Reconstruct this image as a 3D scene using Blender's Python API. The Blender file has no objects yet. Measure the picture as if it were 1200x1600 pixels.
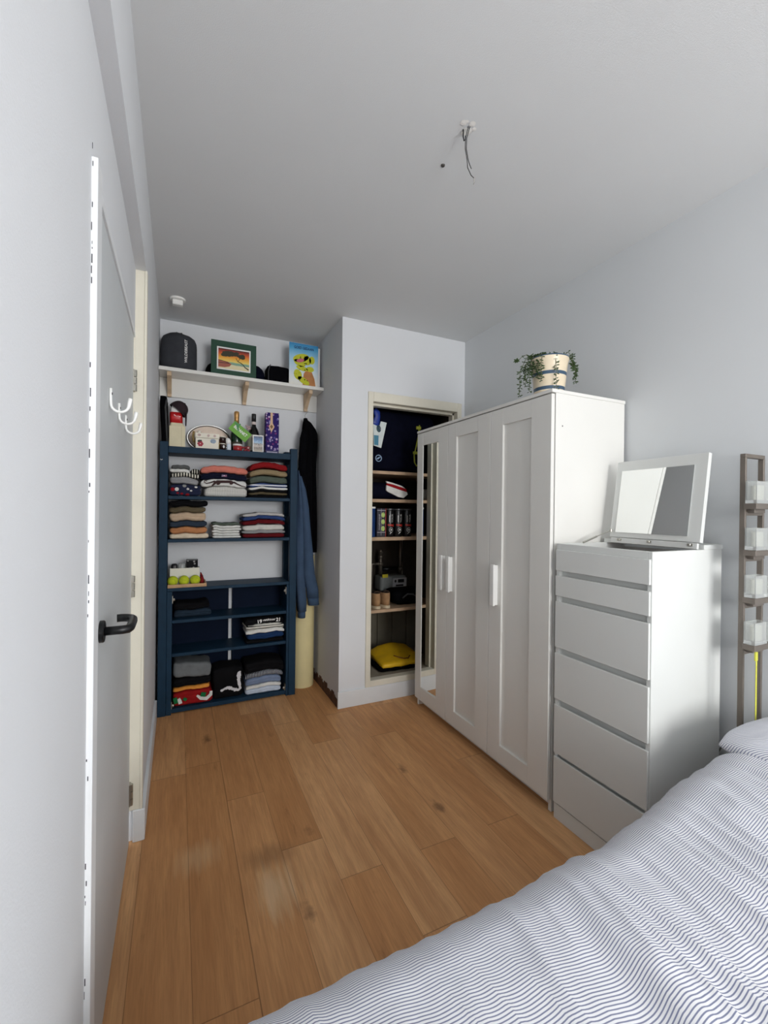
import bpy, bmesh, math, random
from mathutils import Vector, Matrix, noise, Euler

S = bpy.context.scene
COL = S.collection
PI = math.pi

# ---------------------------------------------------------------- camera
F_PX, YAW, PITCH, ROLL = 681.83, 0.440743, -0.002337, 0.011420
fw = Vector((math.sin(YAW) * math.cos(PITCH), math.cos(YAW) * math.cos(PITCH), math.sin(PITCH)))
rt = Vector((math.cos(YAW), -math.sin(YAW), 0))
up = rt.cross(fw)
r2 = math.cos(ROLL) * rt + math.sin(ROLL) * up
u2 = -math.sin(ROLL) * rt + math.cos(ROLL) * up
cam_data = bpy.data.cameras.new('camera')
cam_data.sensor_fit = 'HORIZONTAL'
cam_data.sensor_width = 36
cam_data.lens = F_PX / 1200 * 36
cam_data.clip_start = 0.02
cam = bpy.data.objects.new('camera', cam_data)
COL.objects.link(cam)
M3 = Matrix((r2, u2, -fw)).transposed()
cam.matrix_world = Matrix.Translation((0, 0, 1.35)) @ M3.to_4x4()
S.camera = cam

# ---------------------------------------------------------------- light
S.view_settings.view_transform = 'Standard'
S.view_settings.look = 'None'
S.view_settings.gamma = 1
S.view_settings.exposure = 0.04
S.view_settings.use_curve_mapping = False

world = bpy.data.worlds.new('sky')
S.world = world
world.use_nodes = True
bg = world.node_tree.nodes['Background']
bg.inputs[0].default_value = (0.86, 0.93, 1.0, 1)
bg.inputs[1].default_value = 1.6

# daylight entering through the window behind the photographer
la = bpy.data.lights.new('window_daylight', 'AREA')
la.shape = 'RECTANGLE'
la.size, la.size_y = 1.30, 1.5
la.energy = 86
la.color = (1.0, 0.99, 0.975)
lo = bpy.data.objects.new('window_daylight', la)
COL.objects.link(lo)
lo.location = (1.22, -2.36, 1.62)
lo.rotation_euler = (PI / 2, 0, 0)          # faces +Y, into the room

# ---------------------------------------------------------------- helpers
def lin(c):
    c /= 255.0
    return c / 12.92 if c <= 0.04045 else ((c + 0.055) / 1.055) ** 2.4

def rgb(r, g, b):
    return (lin(r), lin(g), lin(b), 1)

class NT:
    def __init__(self, name):
        self.m = bpy.data.materials.new(name)
        self.m.use_nodes = True
        self.t = self.m.node_tree
        self.b = self.t.nodes['Principled BSDF']
    def n(self, kind, **kw):
        x = self.t.nodes.new(kind)
        for k, v in kw.items():
            setattr(x, k, v)
        return x
    def l(self, a, b):
        self.t.links.new(a, b)
    def math(self, op, a, b=None, c=None):
        x = self.n('ShaderNodeMath', operation=op)
        for i, v in enumerate((a, b, c)):
            if v is None: continue
            if isinstance(v, (int, float)): x.inputs[i].default_value = v
            else: self.l(v, x.inputs[i])
        return x.outputs[0]
    def ramp(self, fac, stops, interp='LINEAR'):
        x = self.n('ShaderNodeValToRGB')
        x.color_ramp.interpolation = interp
        e = x.color_ramp.elements
        while len(e) < len(stops): e.new(0.5)
        for i, (p, c) in enumerate(stops):
            e[i].position = p
            e[i].color = c
        self.l(fac, x.inputs[0])
        return x.outputs[0]
    def mix(self, fac, a, b, mode='MIX'):
        x = self.n('ShaderNodeMix', data_type='RGBA', blend_type=mode)
        for s, v in ((x.inputs[0], fac), (x.inputs[6], a), (x.inputs[7], b)):
            if isinstance(v, (int, float, tuple)): s.default_value = v
            else: self.l(v, s)
        return x.outputs[2]
    def noise(self, vec, scale, detail=3, rough=0.55):
        x = self.n('ShaderNodeTexNoise')
        x.inputs['Scale'].default_value = scale
        x.inputs['Detail'].default_value = detail
        x.inputs['Roughness'].default_value = rough
        if vec is not None: self.l(vec, x.inputs['Vector'])
        return x.outputs[0]
    def bump(self, h, strength=0.2, dist=0.002):
        x = self.n('ShaderNodeBump')
        x.inputs['Strength'].default_value = strength
        x.inputs['Distance'].default_value = dist
        self.l(h, x.inputs['Height'])
        self.l(x.outputs[0], self.b.inputs['Normal'])

MATS = {}
def mat(name, col=None, rough=0.5, metal=0.0, var=0.0, scale=8.0, bump=0.0, bscale=200.0, bdist=0.001, spec=None):
    """procedural plain material with gentle tonal variation and surface grain"""
    if name in MATS: return MATS[name]
    k = NT(name)
    k.b.inputs['Roughness'].default_value = rough
    k.b.inputs['Metallic'].default_value = metal
    if spec is not None: k.b.inputs['Specular IOR Level'].default_value = spec
    tc = k.n('ShaderNodeTexCoord').outputs['Object']
    if var:
        f = k.noise(tc, scale)
        d = tuple(max(0, x * (1 - var)) for x in col[:3]) + (1,)
        u = tuple(min(1, x * (1 + var)) for x in col[:3]) + (1,)
        k.l(k.ramp(f, [(0.3, d), (0.7, u)]), k.b.inputs['Base Color'])
    else:
        k.b.inputs['Base Color'].default_value = col
    if bump:
        k.bump(k.noise(tc, bscale, 2), bump, bdist)
    MATS[name] = k.m
    return k.m

def cloth(name, col, var=0.12):
    return mat('cloth ' + name, col, 0.9, 0, var, 25, 0.35, 350, 0.001, 0.15)

def striped(name, c1, c2, axis, period, duty=0.5, rough=0.9, warp=0.0):
    if name in MATS: return MATS[name]
    k = NT(name)
    k.b.inputs['Roughness'].default_value = rough
    k.b.inputs['Specular IOR Level'].default_value = 0.15
    tc = k.n('ShaderNodeTexCoord').outputs['Object']
    sp = k.n('ShaderNodeSeparateXYZ'); k.l(tc, sp.inputs[0])
    v = sp.outputs[axis]
    if warp:
        v = k.math('ADD', v, k.math('MULTIPLY', k.noise(tc, 12), warp))
    f = k.math('FRACT', k.math('DIVIDE', v, period))
    k.l(k.ramp(f, [(0.0, c1), (duty, c2)], 'CONSTANT'), k.b.inputs['Base Color'])
    MATS[name] = k.m
    return k.m

def spotted(name, base, cols, scale, thresh=0.5):
    """base cloth with scattered coloured patches"""
    if name in MATS: return MATS[name]
    k = NT(name)
    k.b.inputs['Roughness'].default_value = 0.85
    k.b.inputs['Specular IOR Level'].default_value = 0.15
    tc = k.n('ShaderNodeTexCoord').outputs['Object']
    v = k.n('ShaderNodeTexVoronoi'); v.inputs['Scale'].default_value = scale
    k.l(tc, v.inputs['Vector'])
    s = k.n('ShaderNodeSeparateXYZ'); k.l(v.outputs['Color'], s.inputs[0])
    stops = []
    n = len(cols)
    for i, c in enumerate(cols): stops.append((i / n, c))
    pc = k.ramp(s.outputs[0], stops, 'CONSTANT')
    a = k.math('LESS_THAN', v.outputs['Distance'], 0.42)
    b = k.math('GREATER_THAN', s.outputs[1], thresh)
    k.l(k.mix(k.math('MULTIPLY', a, b), base, pc), k.b.inputs['Base Color'])
    MATS[name] = k.m
    return k.m

def tag(o, label, cat, group=None, kind=None):
    o['label'] = label
    o['category'] = cat
    if group: o['group'] = group
    if kind: o['kind'] = kind
    return o

def thing(name, loc, label, cat, group=None):
    o = bpy.data.objects.new(name, None)
    o.empty_display_size = 0.05
    COL.objects.link(o)
    o.location = loc
    return tag(o, label, cat, group)

def wloc(p):
    v = Vector((0, 0, 0))
    while p is not None:
        v += p.location
        p = p.parent
    return v

def obj(name, bm, m, parent=None, origin=None, smooth=False, label=None):
    """link a bmesh authored in world coordinates as ONE mesh object"""
    bmesh.ops.recalc_face_normals(bm, faces=bm.faces)
    if origin is None:
        if parent is not None: origin = wloc(parent)
        elif bm.verts:
            xs = [v.co.x for v in bm.verts]; ys = [v.co.y for v in bm.verts]; zs = [v.co.z for v in bm.verts]
            origin = Vector(((min(xs) + max(xs)) / 2, (min(ys) + max(ys)) / 2, min(zs)))
    origin = Vector(origin)
    for v in bm.verts: v.co -= origin
    me = bpy.data.meshes.new(name)
    bm.to_mesh(me); bm.free()
    mm = m if isinstance(m, (list, tuple)) else [m]
    for x in mm: me.materials.append(x)
    if smooth:
        for p in me.polygons: p.use_smooth = True
    o = bpy.data.objects.new(name, me)
    COL.objects.link(o)
    if parent is not None:
        o.parent = parent
        o.location = origin - wloc(parent)
    else:
        o.location = origin
    if label: o['label'] = label
    return o

def struct(name, bm, m, label=None, cat=None, parent=None, smooth=False):
    o = obj(name, bm, m, parent, origin=None if parent else (0, 0, 0), smooth=smooth)
    if parent is None:
        o['kind'] = 'structure'
        o['label'] = label
        o['category'] = cat or name.split('_')[0]
    return o

def box(bm, x0, x1, y0, y1, z0, z1, bev=0.0, seg=1):
    vs = [bm.verts.new((x, y, z)) for x in (x0, x1) for y in (y0, y1) for z in (z0, z1)]
    fs = [(0, 1, 3, 2), (4, 6, 7, 5), (0, 4, 5, 1), (2, 3, 7, 6), (0, 2, 6, 4), (1, 5, 7, 3)]
    ff = [bm.faces.new([vs[i] for i in f]) for f in fs]
    if bev:
        es = list({e for f in ff for e in f.edges})
        bmesh.ops.bevel(bm, geom=es, offset=bev, segments=seg, affect='EDGES', profile=0.5)
    return bm

def B(*a, **k):
    return box(bmesh.new(), *a, **k)

def tube(bm, pts, r, seg=10, cap=True):
    """tube along points; r is a number or a list"""
    pts = [Vector(p) for p in pts]
    rr = r if isinstance(r, (list, tuple)) else [r] * len(pts)
    rings = []
    prev = None
    for i, p in enumerate(pts):
        d = (pts[min(i + 1, len(pts) - 1)] - pts[max(i - 1, 0)]).normalized()
        a = prev if prev is not None else (Vector((0, 0, 1)) if abs(d.z) < 0.9 else Vector((1, 0, 0)))
        n = (a - d * a.dot(d)).normalized()
        prev = n
        b = d.cross(n)
        rings.append([bm.verts.new(p + (n * math.cos(t) + b * math.sin(t)) * rr[i])
                      for t in [2 * PI * j / seg for j in range(seg)]])
    for a, b in zip(rings, rings[1:]):
        for j in range(seg):
            bm.faces.new((a[j], a[(j + 1) % seg], b[(j + 1) % seg], b[j]))
    if cap:
        bm.faces.new(rings[0][::-1]); bm.faces.new(rings[-1])
    return bm

def lathe(bm, c, prof, seg=28, sx=1.0, sy=1.0, mats=None):
    """prof: list of (radius, z); closed at the ends"""
    rings = []
    for r, z in prof:
        rings.append([bm.verts.new((c[0] + sx * r * math.cos(2 * PI * j / seg), c[1] + sy * r * math.sin(2 * PI * j / seg), c[2] + z))
                      for j in range(seg)])
    for i, (a, b) in enumerate(zip(rings, rings[1:])):
        for j in range(seg):
            f = bm.faces.new((a[j], a[(j + 1) % seg], b[(j + 1) % seg], b[j]))
            if mats: f.material_index = mats[i]
    bm.faces.new(rings[0][::-1]); bm.faces.new(rings[-1])
    return bm

def loft(bm, secs, seg=20, power=2.0):
    """secs: list of (cx, cy, z, hx, hy) superelliptic horizontal sections"""
    rings = []
    for cx, cy, z, hx, hy in secs:
        ring = []
        for j in range(seg):
            t = 2 * PI * j / seg
            c, s = math.cos(t), math.sin(t)
            ring.append(bm.verts.new((cx + hx * math.copysign(abs(c) ** (2 / power), c),
                                      cy + hy * math.copysign(abs(s) ** (2 / power), s), z)))
        rings.append(ring)
    for a, b in zip(rings, rings[1:]):
        for j in range(seg):
            bm.faces.new((a[j], a[(j + 1) % seg], b[(j + 1) % seg], b[j]))
    bm.faces.new(rings[0][::-1]); bm.faces.new(rings[-1])
    return bm

def poly(bm, pts, y0, y1):
    """outline in the XZ plane given thickness in y"""
    a = [bm.verts.new((x, y0, z)) for x, z in pts]
    b = [bm.verts.new((x, y1, z)) for x, z in pts]
    n = len(pts)
    bm.faces.new(a); bm.faces.new(b[::-1])
    for i in range(n):
        bm.faces.new((a[i], b[i], b[(i + 1) % n], a[(i + 1) % n]))
    return bm

def ribbon(bm, pts, w, y0, y1):
    """flat brush stroke along pts in XZ"""
    L, R = [], []
    ww = w if isinstance(w, (list, tuple)) else [w] * len(pts)
    for i, (x, z) in enumerate(pts):
        p, q = pts[max(i - 1, 0)], pts[min(i + 1, len(pts) - 1)]
        dx, dz = q[0] - p[0], q[1] - p[1]
        l = math.hypot(dx, dz) or 1
        nx, nz = -dz / l * ww[i] / 2, dx / l * ww[i] / 2
        L.append((x + nx, z + nz)); R.append((x - nx, z - nz))
    for i in range(len(pts) - 1):
        poly(bm, [L[i], L[i + 1], R[i + 1], R[i]], y0, y1)
    return bm

def ell(cx, cz, a, b, n=20, rot=0):
    o = []
    for i in range(n):
        t = 2 * PI * i / n
        x, z = a * math.cos(t), b * math.sin(t)
        o.append((cx + x * math.cos(rot) - z * math.sin(rot), cz + x * math.sin(rot) + z * math.cos(rot)))
    return o

def soft_box(bm, x0, x1, y0, y1, z0, z1, r, cuts=9, fn=None):
    """rounded, subdivided box; fn(p, (u,v,w)) moves each vertex"""
    t = bmesh.new()
    bmesh.ops.create_cube(t, size=2)
    bmesh.ops.subdivide_edges(t, edges=t.edges[:], cuts=cuts, use_grid_fill=True)
    hx, hy, hz = (x1 - x0) / 2, (y1 - y0) / 2, (z1 - z0) / 2
    c = Vector(((x0 + x1) / 2, (y0 + y1) / 2, (z0 + z1) / 2))
    r = min(r, hx, hy, hz)
    mp = {}
    for v in t.verts:
        q = v.co.copy()
        # spread the grid so that rounding gets vertices
        p = Vector((q.x * hx, q.y * hy, q.z * hz))
        k = Vector((max(-hx + r, min(hx - r, p.x)), max(-hy + r, min(hy - r, p.y)), max(-hz + r, min(hz - r, p.z))))
        d = p - k
        if d.length > 1e-9:
            m = max(abs(d.x), abs(d.y), abs(d.z))
            p = k + d.normalized() * m
        w = c + p
        if fn: w = fn(w, q)
        mp[v] = bm.verts.new(w)
    for f in t.faces: bm.faces.new([mp[v] for v in f.verts])
    t.free()
    return bm

def text_bm(s, height, width=None, depth=0.0006, bold=0.0):
    """text as mesh in the XZ plane, origin at its lower left corner"""
    cu = bpy.data.curves.new('lettering', 'FONT')
    cu.body = s
    cu.size = 1.0
    cu.extrude = 0.02
    cu.offset = bold
    cu.resolution_u = 3
    o = bpy.data.objects.new('lettering', cu)
    COL.objects.link(o)
    dg = bpy.context.evaluated_depsgraph_get()
    me = bpy.data.meshes.new_from_object(o.evaluated_get(dg))
    bm = bmesh.new(); bm.from_mesh(me)
    bpy.data.objects.remove(o); bpy.data.curves.remove(cu); bpy.data.meshes.remove(me)
    xs = [v.co.x for v in bm.verts]; ys = [v.co.y for v in bm.verts]
    sx0, sy0 = min(xs), min(ys)
    ky = height / (max(ys) - sy0)
    kx = (width / (max(xs) - sx0)) if width else ky
    for v in bm.verts:
        x, y, z = v.co
        v.co = Vector(((x - sx0) * kx, -z / 0.02 * depth / 2, (y - sy0) * ky))
    return bm

def xf(bm, loc=(0, 0, 0), rot=(0, 0, 0)):
    m = Matrix.Translation(loc) @ Euler(rot).to_matrix().to_4x4()
    for v in bm.verts: v.co = m @ v.co
    return bm

def dup(root, delta, label):
    r = root.copy(); COL.objects.link(r)
    r.location = root.location + Vector(delta)
    r['label'] = label
    for ch in list(root.children):
        c = ch.copy(); COL.objects.link(c); c.parent = r
        for g in ch.children:
            d = g.copy(); COL.objects.link(d); d.parent = c
    return r

# ---------------------------------------------------------------- materials
WALL = mat('wall paint', rgb(224, 226, 229), 0.85, 0, 0.02, 1.5, 0.25, 260, 0.0015)
WALLR = mat('wall paint smooth', rgb(219, 222, 224), 0.8, 0, 0.015, 1.2, 0.1, 220, 0.001)
CEIL = mat('ceiling paint', rgb(222, 224, 225), 0.9, 0, 0.02, 1.2, 0.35, 300, 0.0015)
CREAM = mat('cream gloss paint', rgb(226, 221, 205), 0.5, 0, 0.04, 6)
TRIMW = mat('white trim paint', rgb(226, 229, 231), 0.5, 0, 0.03, 6)
DOORW = mat('door paint', rgb(208, 212, 214), 0.45, 0, 0.03, 3)
LAC = mat('white lacquer', rgb(233, 232, 227), 0.35, 0, 0.012, 3)
LAC2 = mat('white foil', rgb(224, 226, 223), 0.4, 0, 0.012, 3)
HANDW = mat('white handle', rgb(245, 245, 242), 0.3)
BLUE = mat('blue paint', rgb(24, 51, 72), 0.55, 0, 0.10, 14, spec=0.18)
BLUED = mat('blue hardboard', rgb(8, 21, 42), 0.6, 0, 0.08, 10, spec=0.08)
BLACKM = mat('black metal', rgb(24, 25, 27), 0.35, 0.3)
STEEL = mat('steel', rgb(170, 168, 160), 0.3, 0.9, 0.08, 30)
DARKST = mat('dark bronze metal', rgb(118, 110, 102), 0.5, 0.35, 0.06, 20)
PINE = mat('raw pine', rgb(205, 178, 146), 0.6, 0, 0.12, 18)
SHELFW = mat('closet shelf wood', rgb(190, 160, 130), 0.65, 0, 0.15, 14)
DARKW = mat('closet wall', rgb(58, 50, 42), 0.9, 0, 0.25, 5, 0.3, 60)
BLK = mat('black fabric', rgb(11, 11, 14), 0.95, 0, 0.2, 30, 0.3, 300, 0.001, 0.05)
BLKP = mat('black plastic', rgb(20, 20, 22), 0.4)
NAVY = mat('navy fabric', rgb(10, 12, 28), 0.9, 0, 0.2, 25, 0.3, 300, 0.001, 0.08)
INK = mat('dark ink', rgb(40, 36, 34), 0.6)
PAPERW = mat('white paper', rgb(240, 240, 238), 0.7)
GREYINK = mat('grey wear', rgb(150, 150, 148), 0.8)

def mirror_mat():
    k = NT('mirror glass')
    k.b.inputs['Base Color'].default_value = (0.86, 0.88, 0.87, 1)
    k.b.inputs['Metallic'].default_value = 1
    k.b.inputs['Roughness'].default_value = 0.01
    return k.m
MIRROR = mirror_mat()

def glass_mat(name, col, rough, trans=1.0):
    k = NT(name)
    k.b.inputs['Base Color'].default_value = col
    k.b.inputs['Roughness'].default_value = rough
    k.b.inputs['Transmission Weight'].default_value = trans
    k.b.inputs['IOR'].default_value = 1.45
    return k.m

def floor_mat():
    k = NT('oak planks')
    tc = k.n('ShaderNodeTexCoord').outputs['Object']
    s = k.n('ShaderNodeSeparateXYZ'); k.l(tc, s.inputs[0])
    W, L = 0.1675, 1.25
    rx = k.math('DIVIDE', k.math('SUBTRACT', s.outputs[0], 0.047 - W * 20), W)
    row = k.math('FLOOR', rx); fx = k.math('FRACT', rx)
    wn = k.n('ShaderNodeTexWhiteNoise', noise_dimensions='1D'); k.l(row, wn.inputs['W'])
    ry = k.math('ADD', k.math('DIVIDE', s.outputs[1], L), k.math('MULTIPLY', wn.outputs[0], 7.3))
    ry = k.math('ADD', ry, 20)
    colm = k.math('FLOOR', ry); fy = k.math('FRACT', ry)
    cb = k.n('ShaderNodeCombineXYZ'); k.l(row, cb.inputs[0]); k.l(colm, cb.inputs[1])
    pid = k.n('ShaderNodeTexWhiteNoise', noise_dimensions='2D'); k.l(cb.outputs[0], pid.inputs['Vector'])
    ps = k.n('ShaderNodeSeparateXYZ'); k.l(pid.outputs['Color'], ps.inputs[0])
    base = k.ramp(pid.outputs[0], [(0.0, rgb(206, 150, 98)), (0.35, rgb(216, 159, 106)), (0.7, rgb(222, 167, 114)), (1.0, rgb(230, 178, 126))])
    # grain, different per plank
    off = k.n('ShaderNodeCombineXYZ')
    k.l(k.math('MULTIPLY', ps.outputs[0], 13), off.inputs[0]); k.l(k.math('MULTIPLY', ps.outputs[1], 9), off.inputs[1])
    gv = k.n('ShaderNodeVectorMath', operation='ADD'); k.l(tc, gv.inputs[0]); k.l(off.outputs[0], gv.inputs[1])
    mp = k.n('ShaderNodeMapping'); k.l(gv.outputs[0], mp.inputs[0]); mp.inputs['Scale'].default_value = (34, 2.2, 1)
    g1 = k.noise(mp.outputs[0], 1.0, 6, 0.6)
    mp2 = k.n('ShaderNodeMapping'); k.l(gv.outputs[0], mp2.inputs[0]); mp2.inputs['Scale'].default_value = (7, 1.3, 1)
    g2 = k.noise(mp2.outputs[0], 1.0, 4, 0.6)
    mp3 = k.n('ShaderNodeMapping'); k.l(gv.outputs[0], mp3.inputs[0]); mp3.inputs['Scale'].default_value = (190, 9, 1)
    g3 = k.noise(mp3.outputs[0], 1.0, 3, 0.6)
    c = k.mix(k.math('MULTIPLY', k.ramp(g1, [(0.35, (1, 1, 1, 1)), (0.62, (0, 0, 0, 1))]), 0.38), base, rgb(160, 106, 64))
    c = k.mix(k.math('MULTIPLY', k.ramp(g2, [(0.45, (0, 0, 0, 1)), (0.75, (1, 1, 1, 1))]), 0.5), c, rgb(178, 120, 72))
    c = k.mix(k.math('MULTIPLY', k.ramp(g3, [(0.4, (0, 0, 0, 1)), (0.7, (1, 1, 1, 1))]), 0.22), c, rgb(120, 80, 48))
    # long dark mineral streaks
    mp4 = k.n('ShaderNodeMapping'); k.l(gv.outputs[0], mp4.inputs[0]); mp4.inputs['Scale'].default_value = (16, 3.4, 1)
    g4 = k.noise(mp4.outputs[0], 1.0, 5, 0.65)
    c = k.mix(k.math('MULTIPLY', k.ramp(g4, [(0.62, (0, 0, 0, 1)), (0.74, (1, 1, 1, 1))]), 0.45), c, rgb(120, 76, 44))
    # knots
    mk = k.n('ShaderNodeMapping'); k.l(gv.outputs[0], mk.inputs[0]); mk.inputs['Scale'].default_value = (4.2, 2.1, 1)
    vo = k.n('ShaderNodeTexVoronoi'); k.l(mk.outputs[0], vo.inputs['Vector']); vo.inputs['Scale'].default_value = 1.0
    nz = k.noise(gv.outputs[0], 22, 3)
    kd = k.math('ADD', vo.outputs['Distance'], k.math('MULTIPLY', k.math('SUBTRACT', nz, 0.5), 0.22))
    c = k.mix(k.math('MULTIPLY', k.ramp(kd, [(0.03, (1, 1, 1, 1)), (0.12, (0, 0, 0, 1))]), 0.6), c, rgb(84, 52, 30))
    # pale scuffed patch worn into the varnish, with a darker smudge beside it
    def spot(cx, cy, rx_, ry_, col, amt):
        nonlocal c
        dx = k.math('DIVIDE', k.math('SUBTRACT', s.outputs[0], cx), rx_)
        dy = k.math('DIVIDE', k.math('SUBTRACT', s.outputs[1], cy), ry_)
        d = k.math('SQRT', k.math('ADD', k.math('MULTIPLY', dx, dx), k.math('MULTIPLY', dy, dy)))
        d = k.math('ADD', d, k.math('MULTIPLY', k.math('SUBTRACT', k.noise(mp.outputs[0], 1.6, 5), 0.5), 1.6))
        f = k.math('MULTIPLY', k.ramp(d, [(0.25, (1, 1, 1, 1)), (0.95, (0, 0, 0, 1))]), amt)
        c = k.mix(f, c, col)
    spot(0.325, 1.56, 0.10, 0.16, rgb(236, 208, 168), 0.5)
    spot(0.33, 1.72, 0.12, 0.08, rgb(120, 88, 60), 0.45)
    spot(0.08, 1.83, 0.11, 0.10, rgb(232, 200, 158), 0.3)
    # seams
    e1 = k.math('LESS_THAN', fx, 0.011); e2 = k.math('LESS_THAN', fy, 0.0022)
    # a few open joints
    sel = k.math('COMPARE', row, 22.0, 0.2)
    e3 = k.math('MULTIPLY', k.math('LESS_THAN', fx, 0.022), k.math('COMPARE', row, 21.0, 0.2))
    seam = k.math('MAXIMUM', k.math('MAXIMUM', e1, e2), e3)
    c = k.mix(k.math('MULTIPLY', seam, 0.5), c, rgb(66, 40, 22))
    k.l(c, k.b.inputs['Base Color'])
    k.l(k.math('ADD', k.math('MULTIPLY', g1, 0.2), 0.42), k.b.inputs['Roughness'])
    k.b.inputs['Specular IOR Level'].default_value = 0.35
    k.bump(k.math('SUBTRACT', k.math('MULTIPLY', g1, 0.3), seam), 0.25, 0.001)
    return k.m
FLOOR = floor_mat()

def stripe_uv(name):
    k = NT(name)
    uv = k.n('ShaderNodeUVMap').outputs[0]
    s = k.n('ShaderNodeSeparateXYZ'); k.l(uv, s.inputs[0])
    tc = k.n('ShaderNodeTexCoord').outputs['Object']
    v = k.math('ADD', s.outputs[1], k.math('MULTIPLY', k.math('SUBTRACT', k.noise(tc, 14, 2), 0.5), 0.003))
    f = k.math('FRACT', k.math('DIVIDE', v, 0.0056))
    tri = k.math('ABSOLUTE', k.math('SUBTRACT', f, 0.5))
    mp = k.n('ShaderNodeMapping'); k.l(uv, mp.inputs[0]); mp.inputs['Scale'].default_value = (90, 1500, 1)
    br = k.noise(mp.outputs[0], 1.0, 2)
    tri = k.math('ADD', tri, k.math('MULTIPLY', k.math('SUBTRACT', br, 0.5), 0.06))
    c = k.ramp(tri, [(0.0, rgb(126, 131, 158)), (0.13, rgb(140, 145, 170)), (0.23, rgb(240, 240, 243)), (1.0, rgb(240, 240, 243))])
    k.l(c, k.b.inputs['Base Color'])
    k.b.inputs['Roughness'].default_value = 0.9
    k.b.inputs['Specular IOR Level'].default_value = 0.1
    k.bump(k.noise(tc, 60, 4), 0.25, 0.004)
    return k.m
DUVET = stripe_uv('striped cotton')

# ---------------------------------------------------------------- the room
XL, XL2, XR = -0.163, -0.125, 2.01      # door plane, wall beyond the door, right wall
YB, YA, YP = -2.25, 3.42, 2.815         # window wall, alcove back wall, chimney-breast front
H = 2.67

struct('floor', B(-0.45, 2.3, YB - 0.2, YA + 0.2, -0.1, 0.0), FLOOR, 'worn warm brown oak plank floor', 'floor')
struct('ceiling', B(-0.45, 2.3, YB - 0.2, YA + 0.2, H, H + 0.1), CEIL, 'plain matt white ceiling', 'ceiling')

bm = bmesh.new()                         # left wall: beam, wall beyond door, wall before door, panel above door
box(bm, -0.33, XL2, YB - 0.2, YA + 0.2, 2.31, H)
box(bm, -0.33, XL2, 2.03, YA + 0.2, 0, 2.31)
box(bm, -0.33, XL, YB - 0.2, 1.10, 0, 2.31)
box(bm, -0.33, XL, 1.10, 2.03, 2.045, 2.31)
struct('wall_left', bm, WALL, 'white plastered wall with the door in it', 'wall')
struct('wall_alcove', B(XL2, XR + 0.3, YA, YA + 0.2, 0, H), WALL, 'white back wall of the alcove behind the blue shelving', 'wall')
struct('wall_right', B(XR, XR + 0.2, YB - 0.2, YA + 0.2, 0, H), WALLR, 'smooth pale grey white wall behind the wardrobe', 'wall')

bm = bmesh.new()                         # chimney-breast with the built-in closet opening
OX0, OX1, OZ0, OZ1 = 1.232, 1.94, 0.155, 2.118
box(bm, 1.0, 1.09, YP, YA, 0, H)                          # flank
box(bm, 1.09, OX0 - 0.036, YP, YP + 0.09, 0, H)
box(bm, OX1 + 0.036, XR, YP, YP + 0.09, 0, H)
box(bm, OX0 - 0.036, OX1 + 0.036, YP, YP + 0.09, OZ1 + 0.066, H)
box(bm, OX0 - 0.036, OX1 + 0.036, YP, YP + 0.09, 0, 0.11)
struct('wall_back', bm, WALL, 'white wall around the open built-in closet', 'wall')
# closet inside lining
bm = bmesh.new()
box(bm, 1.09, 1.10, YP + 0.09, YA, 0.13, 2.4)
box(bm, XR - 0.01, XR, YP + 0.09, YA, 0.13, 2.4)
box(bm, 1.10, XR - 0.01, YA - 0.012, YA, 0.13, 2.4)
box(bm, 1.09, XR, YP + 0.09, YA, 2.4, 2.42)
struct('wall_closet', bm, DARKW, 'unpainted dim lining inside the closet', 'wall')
bm = bmesh.new()
box(bm, 1.09, XR, YP + 0.002, YA, 0.10, 0.15)
struct('trim_1', bm, mat('closet floor', rgb(150, 140, 122), 0.8, 0, 0.15, 8), 'raised bare floor inside the closet', 'closet floor')
# pale boards standing at the closet back, low down
bm = bmesh.new()
for i in range(6):
    x = 1.13 + i * 0.14
    box(bm, x, x + 0.134, YA - 0.03, YA - 0.012, 0.15, 0.62)
struct('trim_2', bm, mat('pale boards', rgb(118, 112, 96), 0.75, 0, 0.12, 8), 'pale vertical boards across the lower closet back', 'boards')
# closet frame (cream)
bm = bmesh.new()
fo = 0.038
box(bm, OX0 - fo, OX0, YP - 0.012, YP + 0.09, OZ0 - 0.045, OZ1 + 0.068, 0.003)
box(bm, OX1, OX1 + fo, YP - 0.012, YP + 0.09, OZ0 - 0.045, OZ1 + 0.068, 0.003)
box(bm, OX0, OX1, YP - 0.012, YP + 0.09, OZ1, OZ1 + 0.068, 0.003)
box(bm, OX0, OX1, YP - 0.012, YP + 0.05, 0.112, OZ0, 0.003)
box(bm, OX0, OX0 + 0.014, YP + 0.04, YP + 0.09, OZ0, OZ1)
box(bm, OX1 - 0.014, OX1, YP + 0.04, YP + 0.09, OZ0, OZ1)
box(bm, OX0, OX1, YP + 0.04, YP + 0.09, OZ1 - 0.016, OZ1)
struct('door_2', bm, CREAM, 'cream painted frame of the doorless closet', 'door frame')

bm = bmesh.new()
box(bm, 0.992, 1.60, YP - 0.014, YP, 0, 0.112, 0.002)
box(bm, 1.60, XR, YP - 0.014, YP, 0, 0.112, 0.002)
struct('baseboard_back', bm, TRIMW, 'white skirting below the closet', 'baseboard')
bm = bmesh.new()
box(bm, XL2 - 0.03, XL2 + 0.014, 2.012, 3.12, 0, 0.13, 0.003)
struct('baseboard_left', bm, TRIMW, 'white skirting between the door and the blue shelving', 'baseboard')
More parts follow.
